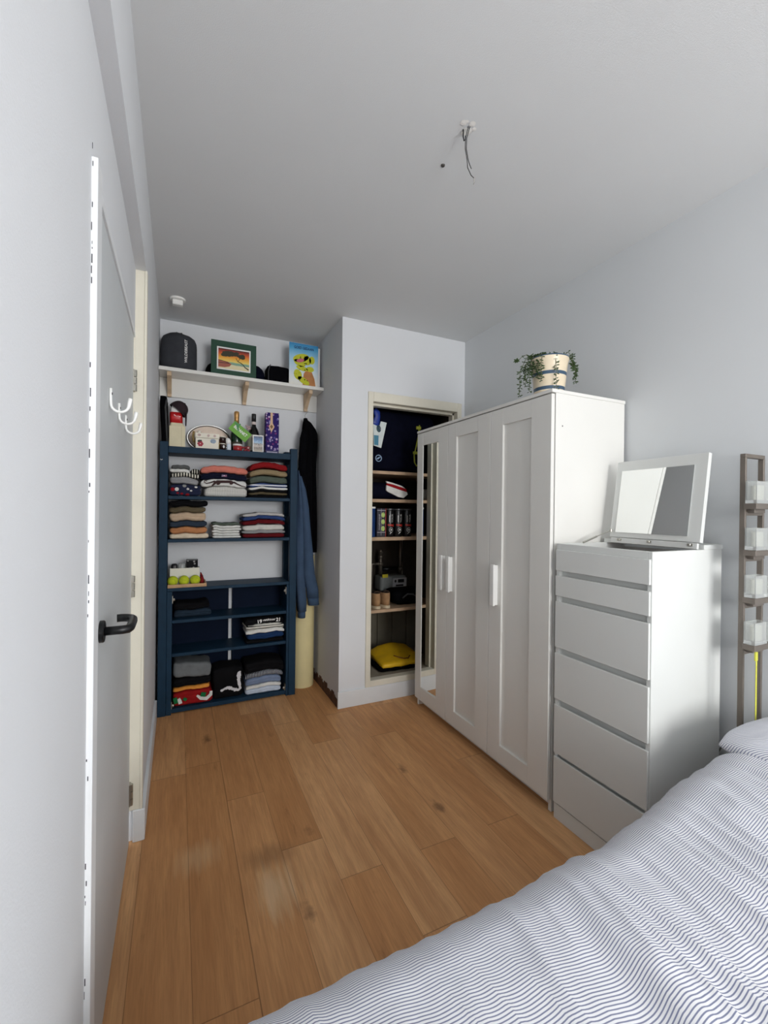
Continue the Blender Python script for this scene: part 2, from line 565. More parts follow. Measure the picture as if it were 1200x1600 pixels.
# rough unfinished strip at the foot of the alcove flank
bm = bmesh.new()
random.seed(4)
y = YP + 0.01
while y < YA - 0.02:
    w = random.uniform(0.02, 0.05)
    box(bm, 0.994, 1.0, y, min(y + w, YA), 0, random.uniform(0.05, 0.085))
    y += w
struct('trim_3', bm, mat('torn plaster', rgb(96, 66, 48), 0.95, 0, 0.4, 30), 'torn brown strip where the skirting is missing in the alcove', 'trim')

# window wall behind the photographer
WX0, WX1, WZ0, WZ1 = 0.52, 1.92, 0.86, 2.40
bm = bmesh.new()
box(bm, -0.33, WX0, YB - 0.16, YB, 0, H)
box(bm, WX1, XR + 0.2, YB - 0.16, YB, 0, H)
box(bm, WX0, WX1, YB - 0.16, YB, 0, WZ0)
box(bm, WX0, WX1, YB - 0.16, YB, WZ1, H)
struct('wall_front', bm, WALL, 'white wall with the window behind the viewer', 'wall')
bm = bmesh.new()
box(bm, WX0, WX0 + 0.05, YB - 0.08, YB - 0.03, WZ0, WZ1)
box(bm, WX1 - 0.05, WX1, YB - 0.08, YB - 0.03, WZ0, WZ1)
box(bm, WX0, WX1, YB - 0.08, YB - 0.03, WZ1 - 0.05, WZ1)
box(bm, WX0, WX1, YB - 0.08, YB - 0.03, WZ0, WZ0 + 0.05)
box(bm, 1.20, 1.24, YB - 0.08, YB - 0.03, WZ0, WZ1)
box(bm, WX0 - 0.04, WX1 + 0.04, YB - 0.03, YB + 0.12, WZ0 - 0.03, WZ0)
struct('window_1', bm, TRIMW, 'white window frame and sill behind the viewer', 'window')

# left door: frame, leaf, hinges, handle
bm = bmesh.new()
box(bm, -0.24, XL + 0.011, 1.045, 1.10, 0, 2.055, 0.001)
box(bm, -0.24, XL + 0.001, 1.10, 1.167, 0, 2.055)
box(bm, -0.24, XL + 0.001, 1.165, 2.03, 2.035, 2.06)
struct('trim_4', bm, mat('frame paint', rgb(236, 238, 240), 0.45, 0, 0.03, 5), 'white door post with chipped paint along its edge', 'door frame')
# chipped paint along the post
chips = []
random.seed(11)
ch = bmesh.new()
for a, b in ((2.035, 2.07), (1.80, 2.0), (1.45, 1.66), (1.38, 1.42), (1.28, 1.32), (1.13, 1.22), (0.80, 0.86), (0.55, 0.66), (0.36, 0.44), (0.12, 0.30)):
    z = a
    while z < b:
        h_ = random.uniform(0.003, 0.018)
        w = random.uniform(0.0006, 0.0018)
        x = XL + abs(random.gauss(0.0, 0.0014))
        box(ch, x, x + w, 1.0442, 1.0452, z, z + h_)
        z += h_ + random.uniform(0.004, 0.045)
struct('trim_5', ch, mat('exposed grey', rgb(70, 70, 78), 0.9), 'dark flaked patches along the edge of the white door post', 'chipped paint')
bm = bmesh.new()                       # cream jamb in the reveal, hinge side
box(bm, -0.24, XL2 + 0.002, 2.016, 2.03, 0.13, 2.31, 0.002)
box(bm, XL2 - 0.006, XL2 + 0.004, 2.012, 2.05, 0.13, 2.31, 0.002)
struct('trim_6', bm, CREAM, 'cream painted jamb on the hinge side of the door', 'door frame')

door = struct('door_1', B(-0.205, XL - 0.003, 1.17, 2.0, 0.008, 2.033, 0.002), DOORW, 'pale grey flush door with black lever handle', 'door')
for z0 in (1.815, 0.996, 0.165):
    bm = bmesh.new()
    box(bm, XL - 0.004, XL + 0.0015, 1.985, 2.012, z0, z0 + 0.085)
    for k in range(3):
        tube(bm, [(XL + 0.004, 1.996, z0 + k * 0.029), (XL + 0.004, 1.996, z0 + k * 0.029 + 0.026)], 0.0065, 10)
    struct('hinge', bm, STEEL, parent=door)
hd = struct('door_handle', lathe(bmesh.new(), (0, 0, 0), [(0.026, 0), (0.026, 0.008), (0.024, 0.010)], 28), BLACKM, parent=door)
hd.location = (0, 0, 0)
for v in hd.data.vertices:             # rosette turned to face the room
    x, y_, z = v.co
    v.co = (XL - 0.003 + z, 1.225 + x, 1.055 + y_)
pts = [(XL + 0.005, 1.225, 1.055), (-0.118, 1.225, 1.055), (-0.108, 1.229, 1.055), (-0.104, 1.24, 1.056)]
pts += [(-0.104, 1.25 + 0.02 * i, 1.056) for i in range(4)]
pts += [(-0.104 - 0.032 * (1 - math.cos(a)), 1.315 + 0.034 * math.sin(a), 1.057) for a in [PI * i / 12 for i in range(1, 8)]]
struct('lever', tube(bmesh.new(), pts, 0.0105, 14), BLACKM, parent=hd, smooth=True)

for i, (y, nm) in enumerate(((1.335, 'nearest'), (1.515, 'middle'), (1.70, 'farthest'))):
    pts = [(XL + 0.001, y, 1.662), (XL + 0.001, y, 1.64), (XL + 0.0015, y, 1.625)]
    pts += [(XL + 0.022 - 0.0205 * math.cos(a), y, 1.622 - 0.020 * math.sin(a)) for a in [PI * j / 10 for j in range(1, 10)]]
    pts += [(XL + 0.0445, y, 1.632), (XL + 0.046, y, 1.640)]
    rr = [0.0035] * (len(pts) - 3) + [0.0045, 0.0055, 0.005]
    hk = obj('coat_hook', tube(bmesh.new(), pts, rr, 10), HANDW, smooth=True)
    tag(hk, ['largest looking white coat hook on the door, first in the row', 'white coat hook on the door, middle one of the row of three',
             'white coat hook on the door, last of the row beside the jamb'][i], 'hook', 'coat hooks on the door')
    scr = obj('screw', lathe(bmesh.new(), (XL + 0.0035, y, 1.648), [(0.0022, -0.003), (0.0022, 0.003)], 10), BLKP, hk)

# ceiling: smoke detector, wires, screw
t = thing('smoke_detector', (-0.015, 3.05, H), 'small round white smoke detector on the ceiling above the alcove', 'smoke detector')
obj('base_plate', lathe(bmesh.new(), (-0.015, 3.05, H), [(0.046, 0), (0.046, -0.008), (0.043, -0.011)], 32), HANDW, t)
obj('sensor_block', B(-0.045, 0.015, 3.028, 3.068, H - 0.042, H - 0.011, 0.004), HANDW, t)
t = thing('ceiling_wires', (0.885, 1.235, H), 'bare dangling black lamp wires hanging from the ceiling hole', 'wires')
plate = bmesh.new()
random.seed(3)
for k in range(7):
    a = random.uniform(0, 2 * PI); d = random.uniform(0.0, 0.03)
    lathe(plate, (0.885 + d * math.cos(a), 1.235 + d * math.sin(a), H - 0.0012), [(random.uniform(0.006, 0.014), 0), (0.004, -0.0005)], 12)
obj('plaster_patch', plate, mat('raw filler', rgb(240, 238, 234), 0.9), t)
obj('hook', tube(bmesh.new(), [(0.878, 1.255, H), (0.878, 1.255, H - 0.025), (0.885, 1.26, H - 0.032), (0.892, 1.262, H - 0.025), (0.890, 1.258, H - 0.015)], 0.0022, 8), BLKP, t)
obj('wire', tube(bmesh.new(), [(0.886, 1.236, H), (0.884, 1.25, H - 0.03), (0.889, 1.258, H - 0.06), (0.900, 1.262, H - 0.09), (0.905, 1.265, H - 0.115), (0.925, 1.272, H - 0.13), (0.943, 1.28, H - 0.128)], 0.0014, 8), BLKP, t)
obj('wire', tube(bmesh.new(), [(0.892, 1.236, H), (0.889, 1.25, H - 0.03), (0.893, 1.257, H - 0.06), (0.905, 1.262, H - 0.09), (0.914, 1.266, H - 0.10), (0.928, 1.275, H - 0.104)], 0.0014, 8), BLKP, t)
tip = bmesh.new()
tube(tip, [(0.943, 1.28, H - 0.128), (0.948, 1.283, H - 0.14), (0.944, 1.284, H - 0.148)], 0.0012, 6)
obj('wire_tip', tip, STEEL, t)
bm = bmesh.new()
lathe(bm, (0.9, 1.417, H), [(0.008, 0), (0.007, -0.004), (0.004, -0.005)], 12)
tag(obj('ceiling_screw', bm, mat('dark screw', rgb(90, 88, 86), 0.5, 0.5)), 'small dark screw stub in the ceiling beside the dangling wires', 'screw')
bm = bmesh.new()

# ---------------------------------------------------------------- wardrobe
WX, WY0, WY1, WT = 1.51, 1.45, 2.665, 1.908
t = thing('wardrobe', (1.75, 2.05, 0), 'white three-door wardrobe with a narrow mirror in its far door', 'wardrobe')
bm = bmesh.new()
box(bm, WX + 0.024, 1.995, WY0, WY0 + 0.018, 0, WT - 0.016, 0.001)
box(bm, WX + 0.024, 1.995, WY1 - 0.018, WY1, 0, WT - 0.016, 0.001)
box(bm, WX + 0.024, 1.995, 2.27, 2.288, 0.06, WT - 0.016)
box(bm, WX + 0.03, 1.99, WY0 + 0.018, WY1 - 0.018, 0.06, 0.078)
box(bm, 1.985, 1.995, WY0 + 0.018, WY1 - 0.018, 0.06, WT - 0.016)
box(bm, WX + 0.06, WX + 0.075, WY0 + 0.018, WY1 - 0.018, 0, 0.06)
obj('carcass', bm, LAC, t)
obj('top_panel', B(WX - 0.002, 1.997, WY0 - 0.003, WY1 + 0.002, WT - 0.016, WT, 0.0015), LAC, t)
for (a, b, pa, pb, ha, kind) in ((2.2815, 2.664, 2.392, 2.586, 2.312, 'm'), (1.8765, 2.2785, 1.985, 2.190, 2.232, 'p'), (1.452, 1.8735, 1.577, 1.776, 1.815, 'p')):
    z0, z1, q0, q1 = 0.056, WT - 0.021, 0.146, 1.802
    bm = bmesh.new()
    box(bm, WX, WX + 0.02, a, pa, z0, z1, 0.0015)
    box(bm, WX, WX + 0.02, pb, b, z0, z1, 0.0015)
    box(bm, WX + 0.0004, WX + 0.02, pa - 0.001, pb + 0.001, z0, q0, 0.001)
    box(bm, WX + 0.0004, WX + 0.02, pa - 0.001, pb + 0.001, q1, z1, 0.001)
    d = obj('door', bm, LAC, t)
    if kind == 'm':
        mb = B(WX + 0.003, WX + 0.006, pa, pb, q0, q1)
        for v in mb.verts:
            v.co.x += 0.009 * (pb - v.co.y) / (pb - pa)
        obj('mirror', mb, MIRROR, d, label='narrow upright mirror pane')
    else:
        obj('panel', B(WX + 0.012, WX + 0.019, pa, pb, q0, q1), LAC, d)
    bm = bmesh.new()
    box(bm, WX - 0.030, WX - 0.018, ha - 0.014, ha + 0.014, 0.862, 1.078, 0.002)
    box(bm, WX - 0.022, WX, ha - 0.012, ha - 0.004, 0.866, 1.074)
    obj('handle', bm, HANDW, d)
# screw hole and scuff on the side
bm = bmesh.new()
def side_disc(bm, x, z, r):
    vs = [bm.verts.new((x + r * math.cos(2 * PI * i / 12), WY0 - 0.0006, z + r * 1.4 * math.sin(2 * PI * i / 12))) for i in range(12)]
    f = bm.faces.new(vs)
    bmesh.ops.extrude_face_region(bm, geom=[f])
side_disc(bm, 1.575, 1.745, 0.0028)
obj('screw_hole', bm, INK, t)

# potted trailing plant on the wardrobe
PX, PY, PZ = 1.645, 1.60, WT
t = thing('potted_plant', (PX, PY, PZ), 'trailing green succulent in a cream pot with blue bands on the wardrobe', 'plant')
POTC = mat('cream glaze', rgb(236, 220, 192), 0.3, 0, 0.05, 14)
POTB = mat('blue glaze', rgb(62, 88, 112), 0.3)
prof, ms = [], []
zs = [(0.0, 0.066, 0), (0.030, 0.069, 0), (0.045, 0.0715, 1), (0.052, 0.0725, 1), (0.085, 0.0765, 0), (0.100, 0.0785, 0), (0.122, 0.0812, 1), (0.136, 0.083, 0), (0.172, 0.0865, 0), (0.186, 0.0895, 0), (0.198, 0.0905, 1), (0.2, 0.087, 1)]
zs = [(0, 0.066), (0.006, 0.069), (0.034, 0.0715), (0.050, 0.0728), (0.105, 0.0785), (0.121, 0.080), (0.170, 0.0855), (0.182, 0.090), (0.190, 0.091), (0.196, 0.0905), (0.198, 0.084), (0.176, 0.082), (0.170, 0.02)]
mi = [0, 0, 1, 0, 1, 0, 0, 0, 1, 1, 0, 0]
obj('pot', lathe(bmesh.new(), (PX, PY, PZ), [(r, z) for z, r in zs], 40, mats=mi), [POTC, POTB], t, smooth=True)
obj('soil', lathe(bmesh.new(), (PX, PY, PZ), [(0.081, 0.171), (0.079, 0.178), (0.03, 0.183)], 24), mat('soil', rgb(60, 46, 34), 0.95), t)
LEAF = mat('succulent leaf', rgb(64, 88, 48), 0.5, 0, 0.35, 40)
STEM = mat('succulent stem', rgb(84, 92, 60), 0.6)
leaf = bmesh.new(); stem = bmesh.new()
random.seed(21)
def add_leaf(bm, p, d, s):
    d = d.normalized()
    a = Vector((0, 0, 1)) if abs(d.z) < 0.8 else Vector((1, 0, 0))
    n = d.cross(a).normalized(); m_ = d.cross(n)
    ring = [p, p + d * s * 0.45 + n * s * 0.28, p + d * s, p + d * s * 0.45 - n * s * 0.28]
    top, bot = p + d * s * 0.5 + m_ * s * 0.18, p + d * s * 0.5 - m_ * s * 0.18
    vs = [bm.verts.new(x) for x in ring]
    a_, b_ = bm.verts.new(top), bm.verts.new(bot)
    for i in range(4):
        bm.faces.new((vs[i], vs[(i + 1) % 4], a_)); bm.faces.new((vs[(i + 1) % 4], vs[i], b_))
def trail(az, out, drop, rise=0.02, n=16, s=0.0155):
    c, sn = math.cos(az), math.sin(az)
    pts = []
    for i in range(n + 1):
        f = i / n
        # up over the rim, then hanging
        ro = 0.06 + out * min(1, f * 2.2) ** 0.8
        z = 0.19 + rise * math.sin(min(1, f * 2.5) * PI) - drop * max(0, f - 0.22) / 0.78
        pts.append(Vector((PX + c * ro + random.uniform(-.002, .002), PY + sn * ro + random.uniform(-.002, .002), PZ + z)))
    tube(stem, pts, 0.0014, 5)
    for i in range(2, n + 1):
        for q in range(3):
            ang = random.uniform(0, 2 * PI)
            d = Vector((math.cos(ang), math.sin(ang), random.uniform(-0.6, 0.5)))
            add_leaf(leaf, pts[i] + d * 0.001, d, s * random.uniform(0.75, 1.2))
# camera-left is roughly (-0.9, 0.43); right is (0.9,-0.43)
trail(2.70, 0.085, 0.175); trail(2.86, 0.065, 0.13); trail(2.5, 0.055, 0.09)
trail(2.95, 0.05, 0.16, n=18); trail(2.65, 0.10, -0.005, 0.03, 10)
trail(4.25, 0.034, 0.178, 0.012, 18); trail(3.55, 0.04, 0.12)
trail(-0.50, 0.065, 0.11); trail(-0.35, 0.075, 0.07); trail(-0.6, 0.05, 0.05); trail(-0.45, 0.055, -0.03, 0.045, 9)
trail(1.6, 0.04, 0.05); trail(3.0, 0.035, 0.09); trail(3.3, 0.03, 0.10); trail(2.8, 0.04, 0.07)
for k in range(130):
    a = random.uniform(0, 2 * PI); r = 0.078 * math.sqrt(random.random())
    p = Vector((PX + r * math.cos(a), PY + r * math.sin(a), PZ + 0.184 + random.uniform(0, 0.022)))
    add_leaf(leaf, p, Vector((random.uniform(-1, 1), random.uniform(-1, 1), random.uniform(0, 1.2))), random.uniform(0.011, 0.017))
obj('stems', stem, STEM, t)
obj('foliage', leaf, LEAF, t)

# ---------------------------------------------------------------- chest of drawers with lift-up mirror
CX0, CX1, CY0, CY1, CZ = 1.535, 1.95, 0.992, 1.425, 1.215
t = thing('chest_of_drawers', (1.74, 1.21, 0), 'tall white six-drawer chest with its mirrored top flap open', 'chest of drawers')
bm = bmesh.new()
box(bm, CX0 - 0.012, CX1, CY0, CY0 + 0.018, 0, CZ, 0.001)
box(bm, CX0 - 0.012, CX1, CY1 - 0.018, CY1, 0, CZ, 0.001)
box(bm, CX1 - 0.012, CX1, CY0 + 0.018, CY1 - 0.018, 0, CZ - 0.02)
box(bm, CX0 - 0.012, CX0 + 0.006, CY0 + 0.018, CY1 - 0.018, CZ - 0.11, CZ, 0.001)
box(bm, CX0, CX1 - 0.012, CY0 + 0.018, CY1 - 0.018, 0.055, 0.07)
box(bm, CX0 + 0.004, CX0 + 0.016, CY0 + 0.018, CY1 - 0.018, 0.07, CZ - 0.11)
obj('carcass', bm, LAC2, t)
obj('plinth', B(CX0 - 0.014, CX0 + 0.004, CY0 + 0.002, CY1 - 0.002, 0, 0.067, 0.001), LAC2, t)
obj('tray_lining', B(CX0 + 0.006, CX1 - 0.012, CY0 + 0.018, CY1 - 0.018, CZ - 0.09, CZ - 0.08), mat('red brown felt', rgb(86, 44, 34), 0.9), t, label='red-brown lining of the top compartment')
obj('back_top', B(1.828, CX1 + 0.003, CY0 - 0.002, CY1 + 0.002, CZ, CZ + 0.018, 0.001), LAC2, t)
for z0, z1 in ((1.097, 1.188), (0.986, 1.074), (0.759, 0.961), (0.532, 0.734), (0.293, 0.506), (0.076, 0.278)):
    d = bmesh.new()
    box(d, 1.513, 1.5225, CY0 + 0.004, CY1 - 0.004, z0, z1, 0.0015)
    obj('drawer', d, LAC2, t)
# flap
LB, LT = Vector((1.810, 0, 1.243)), Vector((1.863, 0, 1.591))
ax = (LT - LB).normalized(); nrm = Vector((ax.z, 0, -ax.x))     # nrm points away from the room
def flapbox(bm, s0, s1, y0, y1, d0, d1, bev=0.001):
    k = B(s0, s1, y0, y1, d0, d1, bev=bev)
    for v in k.verts:
        s_, y_, d_ = v.co
        v.co = LB + ax * s_ + nrm * d_ + Vector(((y_ - 1.19) * 0.065, y_, 0))   # hinge line sits slightly skewed
    me = bpy.data.meshes.new('tmp'); k.to_mesh(me); k.free(); bm.from_mesh(me); bpy.data.meshes.remove(me)
    return bm
Lh = (LT - LB).length
fl = obj('flap', flapbox(bmesh.new(), 0, Lh, CY0 - 0.004, CY1 - 0.032, 0, 0.02), LAC2, t)
obj('mirror', flapbox(bmesh.new(), 0.022, Lh - 0.045, CY0 + 0.045, CY1 - 0.062, -0.003, 0.0, 0), MIRROR, fl, label='rectangular mirror set in the flap')
for yy in (CY0 + 0.03, CY0 + 0.20, CY0 + 0.345):
    bm = bmesh.new()
    flapbox(bm, -0.016, -0.006, yy - 0.008, yy + 0.012, -0.004, 0.003, 0)
    lathe(bm, (LB.x - 0.003 + (yy - 1.188) * 0.065, yy + 0.002, LB.z - 0.010), [(0.005, -0.003), (0.005, 0.003)], 10)
    obj('hinge', bm, STEEL, fl)
flapbox(bm := bmesh.new(), -0.026, -0.003, CY0 + 0.005, CY1 - 0.04, 0.0, 0.012)
obj('hinge_rail', bm, LAC2, t)
st = bmesh.new()
tube(st, [(1.66, CY1 - 0.024, 1.218), (1.74, CY1 - 0.03, 1.245)], 0.0045, 8)
tube(st, [(1.74, CY1 - 0.03, 1.245), (1.815, CY1 - 0.045, 1.272)], 0.0025, 8)
lathe(st, (1.815, CY1 - 0.045, 1.266), [(0.006, 0), (0.006, 0.012)], 10)
obj('flap_stay', st, STEEL, t)

# ---------------------------------------------------------------- candle stand
t = thing('candle_stand', (1.93, 0.883, 0), 'tall narrow dark metal candle holder tower beside the white chest', 'candle holder')
SX0, SX1, SY0, SY1, SZ = 1.862, 1.994, 0.874, 0.892, 1.56
for x in (SX0, SX1 - 0.010):
    obj('post', B(x, x + 0.010, SY0, SY1, 0.012, SZ, 0.001), DARKST, t)
obj('top_bar', B(SX0, SX1, SY0, SY1, SZ, SZ + 0.014, 0.001), DARKST, t)
obj('base_plate', B(SX0 - 0.03, SX1, SY0 - 0.06, SY1 + 0.03, 0, 0.012, 0.001), DARKST, t)
FROST = glass_mat('votive glass', (0.93, 0.95, 0.93, 1), 0.12, 0.75)
WAX = mat('candle wax', rgb(236, 234, 222), 0.6)
CUPZ = (1.396, 1.228, 1.057, 0.889)
for z in CUPZ:
    obj('rail', B(SX0 + 0.010, SX1 - 0.010, SY0 + 0.002, SY1 - 0.002, z - 0.048, z - 0.034, 0.001), DARKST, t)
    bm = bmesh.new()
    box(bm, SX0 - 0.012, SX1 - 0.02, SY0 - 0.040, SY0 - 0.0005, z - 0.024, z - 0.004, 0.001)
    box(bm, SX0 + 0.02, SX1 - 0.04, SY0 - 0.02, SY0 + 0.010, z - 0.038, z - 0.022, 0.001)
    obj('cup_plate', bm, DARKST, t)
# four glass votives standing on the plates (things of their own)
def votive(z):
    v = thing('glass_votive', (1.898, SY0 - 0.022, z - 0.003), 'x', 'candle', 'glass votives on the candle stand')
    bm = bmesh.new()
    a, b, c, d = 1.856, 1.938, SY0 - 0.038, SY0 - 0.003
    z0, z1, w = z - 0.0035, z + 0.076, 0.004
    ou = [bm.verts.new(p) for p in ((a, c, z0), (b, c, z0), (b, d, z0), (a, d, z0))]
    ot = [bm.verts.new(p) for p in ((a, c, z1), (b, c, z1), (b, d, z1), (a, d, z1))]
    it = [bm.verts.new(p) for p in ((a + w, c + w, z1), (b - w, c + w, z1), (b - w, d - w, z1), (a + w, d - w, z1))]
    ib = [bm.verts.new(p) for p in ((a + w, c + w, z0 + 0.012), (b - w, c + w, z0 + 0.012), (b - w, d - w, z0 + 0.012), (a + w, d - w, z0 + 0.012))]
    bm.faces.new(ou); bm.faces.new(ib)
    for A, C in ((ou, ot), (ot, it), (it, ib)):
        for i in range(4): bm.faces.new((A[i], A[(i + 1) % 4], C[(i + 1) % 4], C[i]))
    obj('glass', bm, FROST, v)
    obj('candle', lathe(bmesh.new(), (1.897, SY0 - 0.0205, z + 0.010), [(0.0125, 0), (0.0125, 0.05), (0.011, 0.052)], 20, sx=2.2), WAX, v)
    return v
v0 = votive(CUPZ[0])
v0['label'] = 'square glass votive on the topmost plate of the candle stand'
for z, n in zip(CUPZ[1:], ('second from the top', 'second from the bottom', 'lowest of four')):
    dup(v0, (0, 0, z - CUPZ[0]), 'square glass votive on the candle stand, ' + n)
bm = bmesh.new()
random.seed(5)
p = [(1.8525, SY0 - 0.045, 0.835 - 0.03 * i) for i in range(16)]
for (x, y, z) in p[:-1]:
    box(bm, x - 0.0045, x + 0.0045, y, y + 0.0008, z - 0.0305, z)
box(bm, 1.846, 1.860, SY0 - 0.046, SY0 - 0.0405, 0.835, 0.866, 0.001)
tag(obj('tape_measure', bm, mat('yellow tape', rgb(206, 206, 74), 0.6, 0, 0.12, 60)), 'yellow measuring tape hanging from the lowest plate of the candle stand', 'tape measure')

bm = bmesh.new()
tube(bm, [(1.975, 1.10, 0.004), (1.975, 1.08, 0.12), (1.974, 1.045, 0.28), (1.972, 1.02, 0.37), (1.968, 0.995, 0.42), (1.966, 0.965, 0.447), (1.966, 0.945, 0.455), (1.975, 0.935, 0.452), (1.995, 0.932, 0.42), (2.0, 0.932, 0.30), (2.0, 0.932, 0.006)], 0.0035, 8)
CORDP = bm
tag(obj('power_cord', bm, mat('grey cord', rgb(128, 128, 124), 0.5), smooth=True), 'thin grey cord arching between the chest and the bed', 'cord')

# ---------------------------------------------------------------- bed
def sm(a, b, x):
    f = max(0, min(1, (x - a) / (b - a)))
    return f * f * (3 - 2 * f)

t = thing('bed', (1.0, 0.0, 0), 'bed in the foreground below the striped duvet', 'bed')
obj('frame', B(0.06, 1.99, -0.84, 0.60, 0.12, 0.30, 0.004), mat('bed wood', rgb(180, 150, 116), 0.6, 0, 0.1, 10), t)
obj('mattress', soft_box(bmesh.new(), 0.08, 1.98, -0.82, 0.58, 0.302, 0.50, 0.05, 7), mat('mattress ticking', rgb(232, 230, 226), 0.85), t, smooth=True)
for x in (0.12, 1.93):
    for y in (-0.78, 0.54):
        obj('leg', B(x - 0.03, x + 0.03, y - 0.03, y + 0.03, 0, 0.12, 0.003), PINE, t)

def duvet():
    bm = bmesh.new()
    uvl = bm.loops.layers.uv.new('UVMap')
    NX, NV = 330, 250
    X0, X1 = -0.03, 1.965
    R = 0.125
    YE = 0.745
    Ltop, Lq, Lh_ = 1.40, R * PI / 2, 0.22
    tot = Ltop + Lq + Lh_
    grid, uvs = [], []
    for i in range(NX + 1):
        col, cu = [], []
        x = X0 + (X1 - X0) * i / NX
        e = 0.075 * sm(0.55, 1.65, x) + 0.012 * noise.noise(Vector((x * 5, 0.3, 7)))
        top = 0.572 + 0.055 * sm(0.85, 1.65, x)
        for j in range(NV + 1):
            s = tot * j / NV
            # long creases running across the bed, drifting sideways
            wy = s - Ltop
            q = x + 0.10 * noise.noise(Vector((x * 1.5, s * 1.6, 1.0))) + 0.10 * (s - 1.2)
            n1 = noise.noise(Vector((q * 7.0, s * 0.9, 3.0)))
            n2 = noise.noise(Vector((q * 17.0, s * 2.2, 9.0)))
            n3 = noise.noise(Vector((x * 34.0, s * 9.0, 5.0)))
            n0 = noise.noise(Vector((x * 2.2, s * 2.0, 11.0)))
            rid = (1 - abs(n1)) ** 3
            h = 0.016 * n0 + 0.017 * rid + 0.012 * (1 - abs(n2)) ** 2 - 0.006 + 0.0034 * n3
            amp = 1.0 - 0.6 * sm(Ltop - 0.10, Ltop + 0.10, s)
            mod = 0.70 + 1.0 * max(0, noise.noise(Vector((x * 3.1, s * 2.6, 21.0))) + 0.35)
            h = 0.016 * n0 * amp + (h - 0.016 * n0) * amp * mod
            if s < Ltop:
                y = YE + e - R - (Ltop - s); z = top; ny, nz = 0, 1
            elif s < Ltop + Lq:
                a = (s - Ltop) / R
                y = YE + e - R + R * math.sin(a); z = top - R + R * math.cos(a); ny, nz = math.sin(a), math.cos(a)
            else:
                y = YE + e; z = top - R - (s - Ltop - Lq); ny, nz = 1, 0
                h += 0.012 * noise.noise(Vector((x * 9, 2, 2))) * (s - Ltop - Lq) / Lh_
            # rounded foot end
            ft = 1 - sm(-0.03, 0.10, x)
            z -= 0.10 * ft * ft
            hd_ = sm(1.8, 1.965, x)
            # the duvet sinks a little below the pillow
            dent = sm(1.54, 1.66, x) * sm(0.18, 0.34, y) * 0.05
            col.append(bm.verts.new((x, y + ny * h, z + nz * h - 0.02 * hd_ - dent)))
            cu.append((x, s + 0.010 * math.sin(x * 2.3) + 0.085 * (x - 0.6)))
        grid.append(col); uvs.append(cu)
    for i in range(NX):
        for j in range(NV):
            f = bm.faces.new((grid[i][j], grid[i + 1][j], grid[i + 1][j + 1], grid[i][j + 1]))
            for lp, (a, b) in zip(f.loops, ((i, j), (i + 1, j), (i + 1, j + 1), (i, j + 1))):
                lp[uvl].uv = uvs[a][b]
    # foot side hanging down, closing the end
    low = [bm.verts.new((X0 - 0.01, v.co.y, min(v.co.z - 0.02, 0.26))) for v in grid[0]]
    for j in range(NV):
        f = bm.faces.new((grid[0][j], grid[0][j + 1], low[j + 1], low[j]))
        for lp, (a, dz) in zip(f.loops, ((j, 0), (j + 1, 0), (j + 1, 0.28), (j, 0.28))):
            lp[uvl].uv = (uvs[0][a][0] - dz, uvs[0][a][1])
    return bm
dv = obj('duvet', duvet(), DUVET, smooth=True, origin=(1.0, 0.0, 0.5))
tag(dv, 'crumpled white duvet with thin blue-grey stripes in the foreground', 'duvet')

def pillow():
    bm = bmesh.new()
    uvl = bm.loops.layers.uv.new('UVMap')
    cx, cy, cz = 1.765, 0.560, 0.612
    hx, hy, hz = 0.215, 0.27, 0.062
    N = 48
    top, bot = [], []
    for i in range(N + 1):
        a, b = [], []
        for j in range(N + 1):
            u, v = -1 + 2 * i / N, -1 + 2 * j / N
            k = max(0, (1 - u ** 4) * (1 - v ** 4)) ** 0.5
            pin = 1 - 0.10 * (u * u) * (v * v)
            x = cx + u * hx * pin; y = cy + v * hy * pin
            w = 0.006 * noise.noise(Vector((x * 14, y * 14, 2)))
            z = hz * k + w * k
            a.append(bm.verts.new((x, y, cz + z)))
            b.append(a[-1] if (i in (0, N) or j in (0, N)) else bm.verts.new((x, y, cz - z * 0.5)))
        top.append(a); bot.append(b)
    for g, sgn in ((top, 1), (bot, -1)):
        for i in range(N):
            for j in range(N):
                ids = ((i, j), (i + 1, j), (i + 1, j + 1), (i, j + 1))
                if sgn < 0: ids = ids[::-1]
                vs = [g[a][b] for a, b in ids]
                if len(set(vs)) < 3: continue
                try: f = bm.faces.new(vs)
                except ValueError: continue
                for lp, (a, b) in zip(f.loops, ids):
                    U, V = a / N * 2 * hx, b / N * 2 * hy * 1.2
                    lp[uvl].uv = (V, U * 0.8 + V * 0.5)
    return bm
tag(obj('pillow', pillow(), DUVET, smooth=True), 'plump corner of a striped pillow at the right edge of the bed', 'pillow')

# ---------------------------------------------------------------- alcove: blue shelving unit
FY, BY = 3.158, 3.405
t = thing('shelving_unit', (0.33, 3.28, 0), 'blue painted open shelving unit full of folded clothes in the alcove', 'shelving unit')
for x0, x1, zt in ((-0.111, -0.062, 1.785), (0.736, 0.786, 1.795)):
    obj('post', B(x0, x1, FY, FY + 0.045, 0, zt, 0.002), BLUE, t)
    obj('post', B(x0, x1, BY - 0.045, BY, 0, zt, 0.002), BLUE, t)
    for z in (0.25, 0.75, 1.25, 1.70):
        obj('rung', B(x0 + 0.012, x1 - 0.012, FY + 0.045, BY - 0.045, z, z + 0.05), BLUE, t)
IX0, IX1 = -0.0605, 0.7345
SHZ = {'top': (1.715, 1.757), 'a': (1.412, 1.434), 'b': (1.128, 1.149), 'c': (0.808, 0.829), 'd': (0.596, 0.617), 'e': (0.376, 0.397), 'f': (0.008, 0.036)}
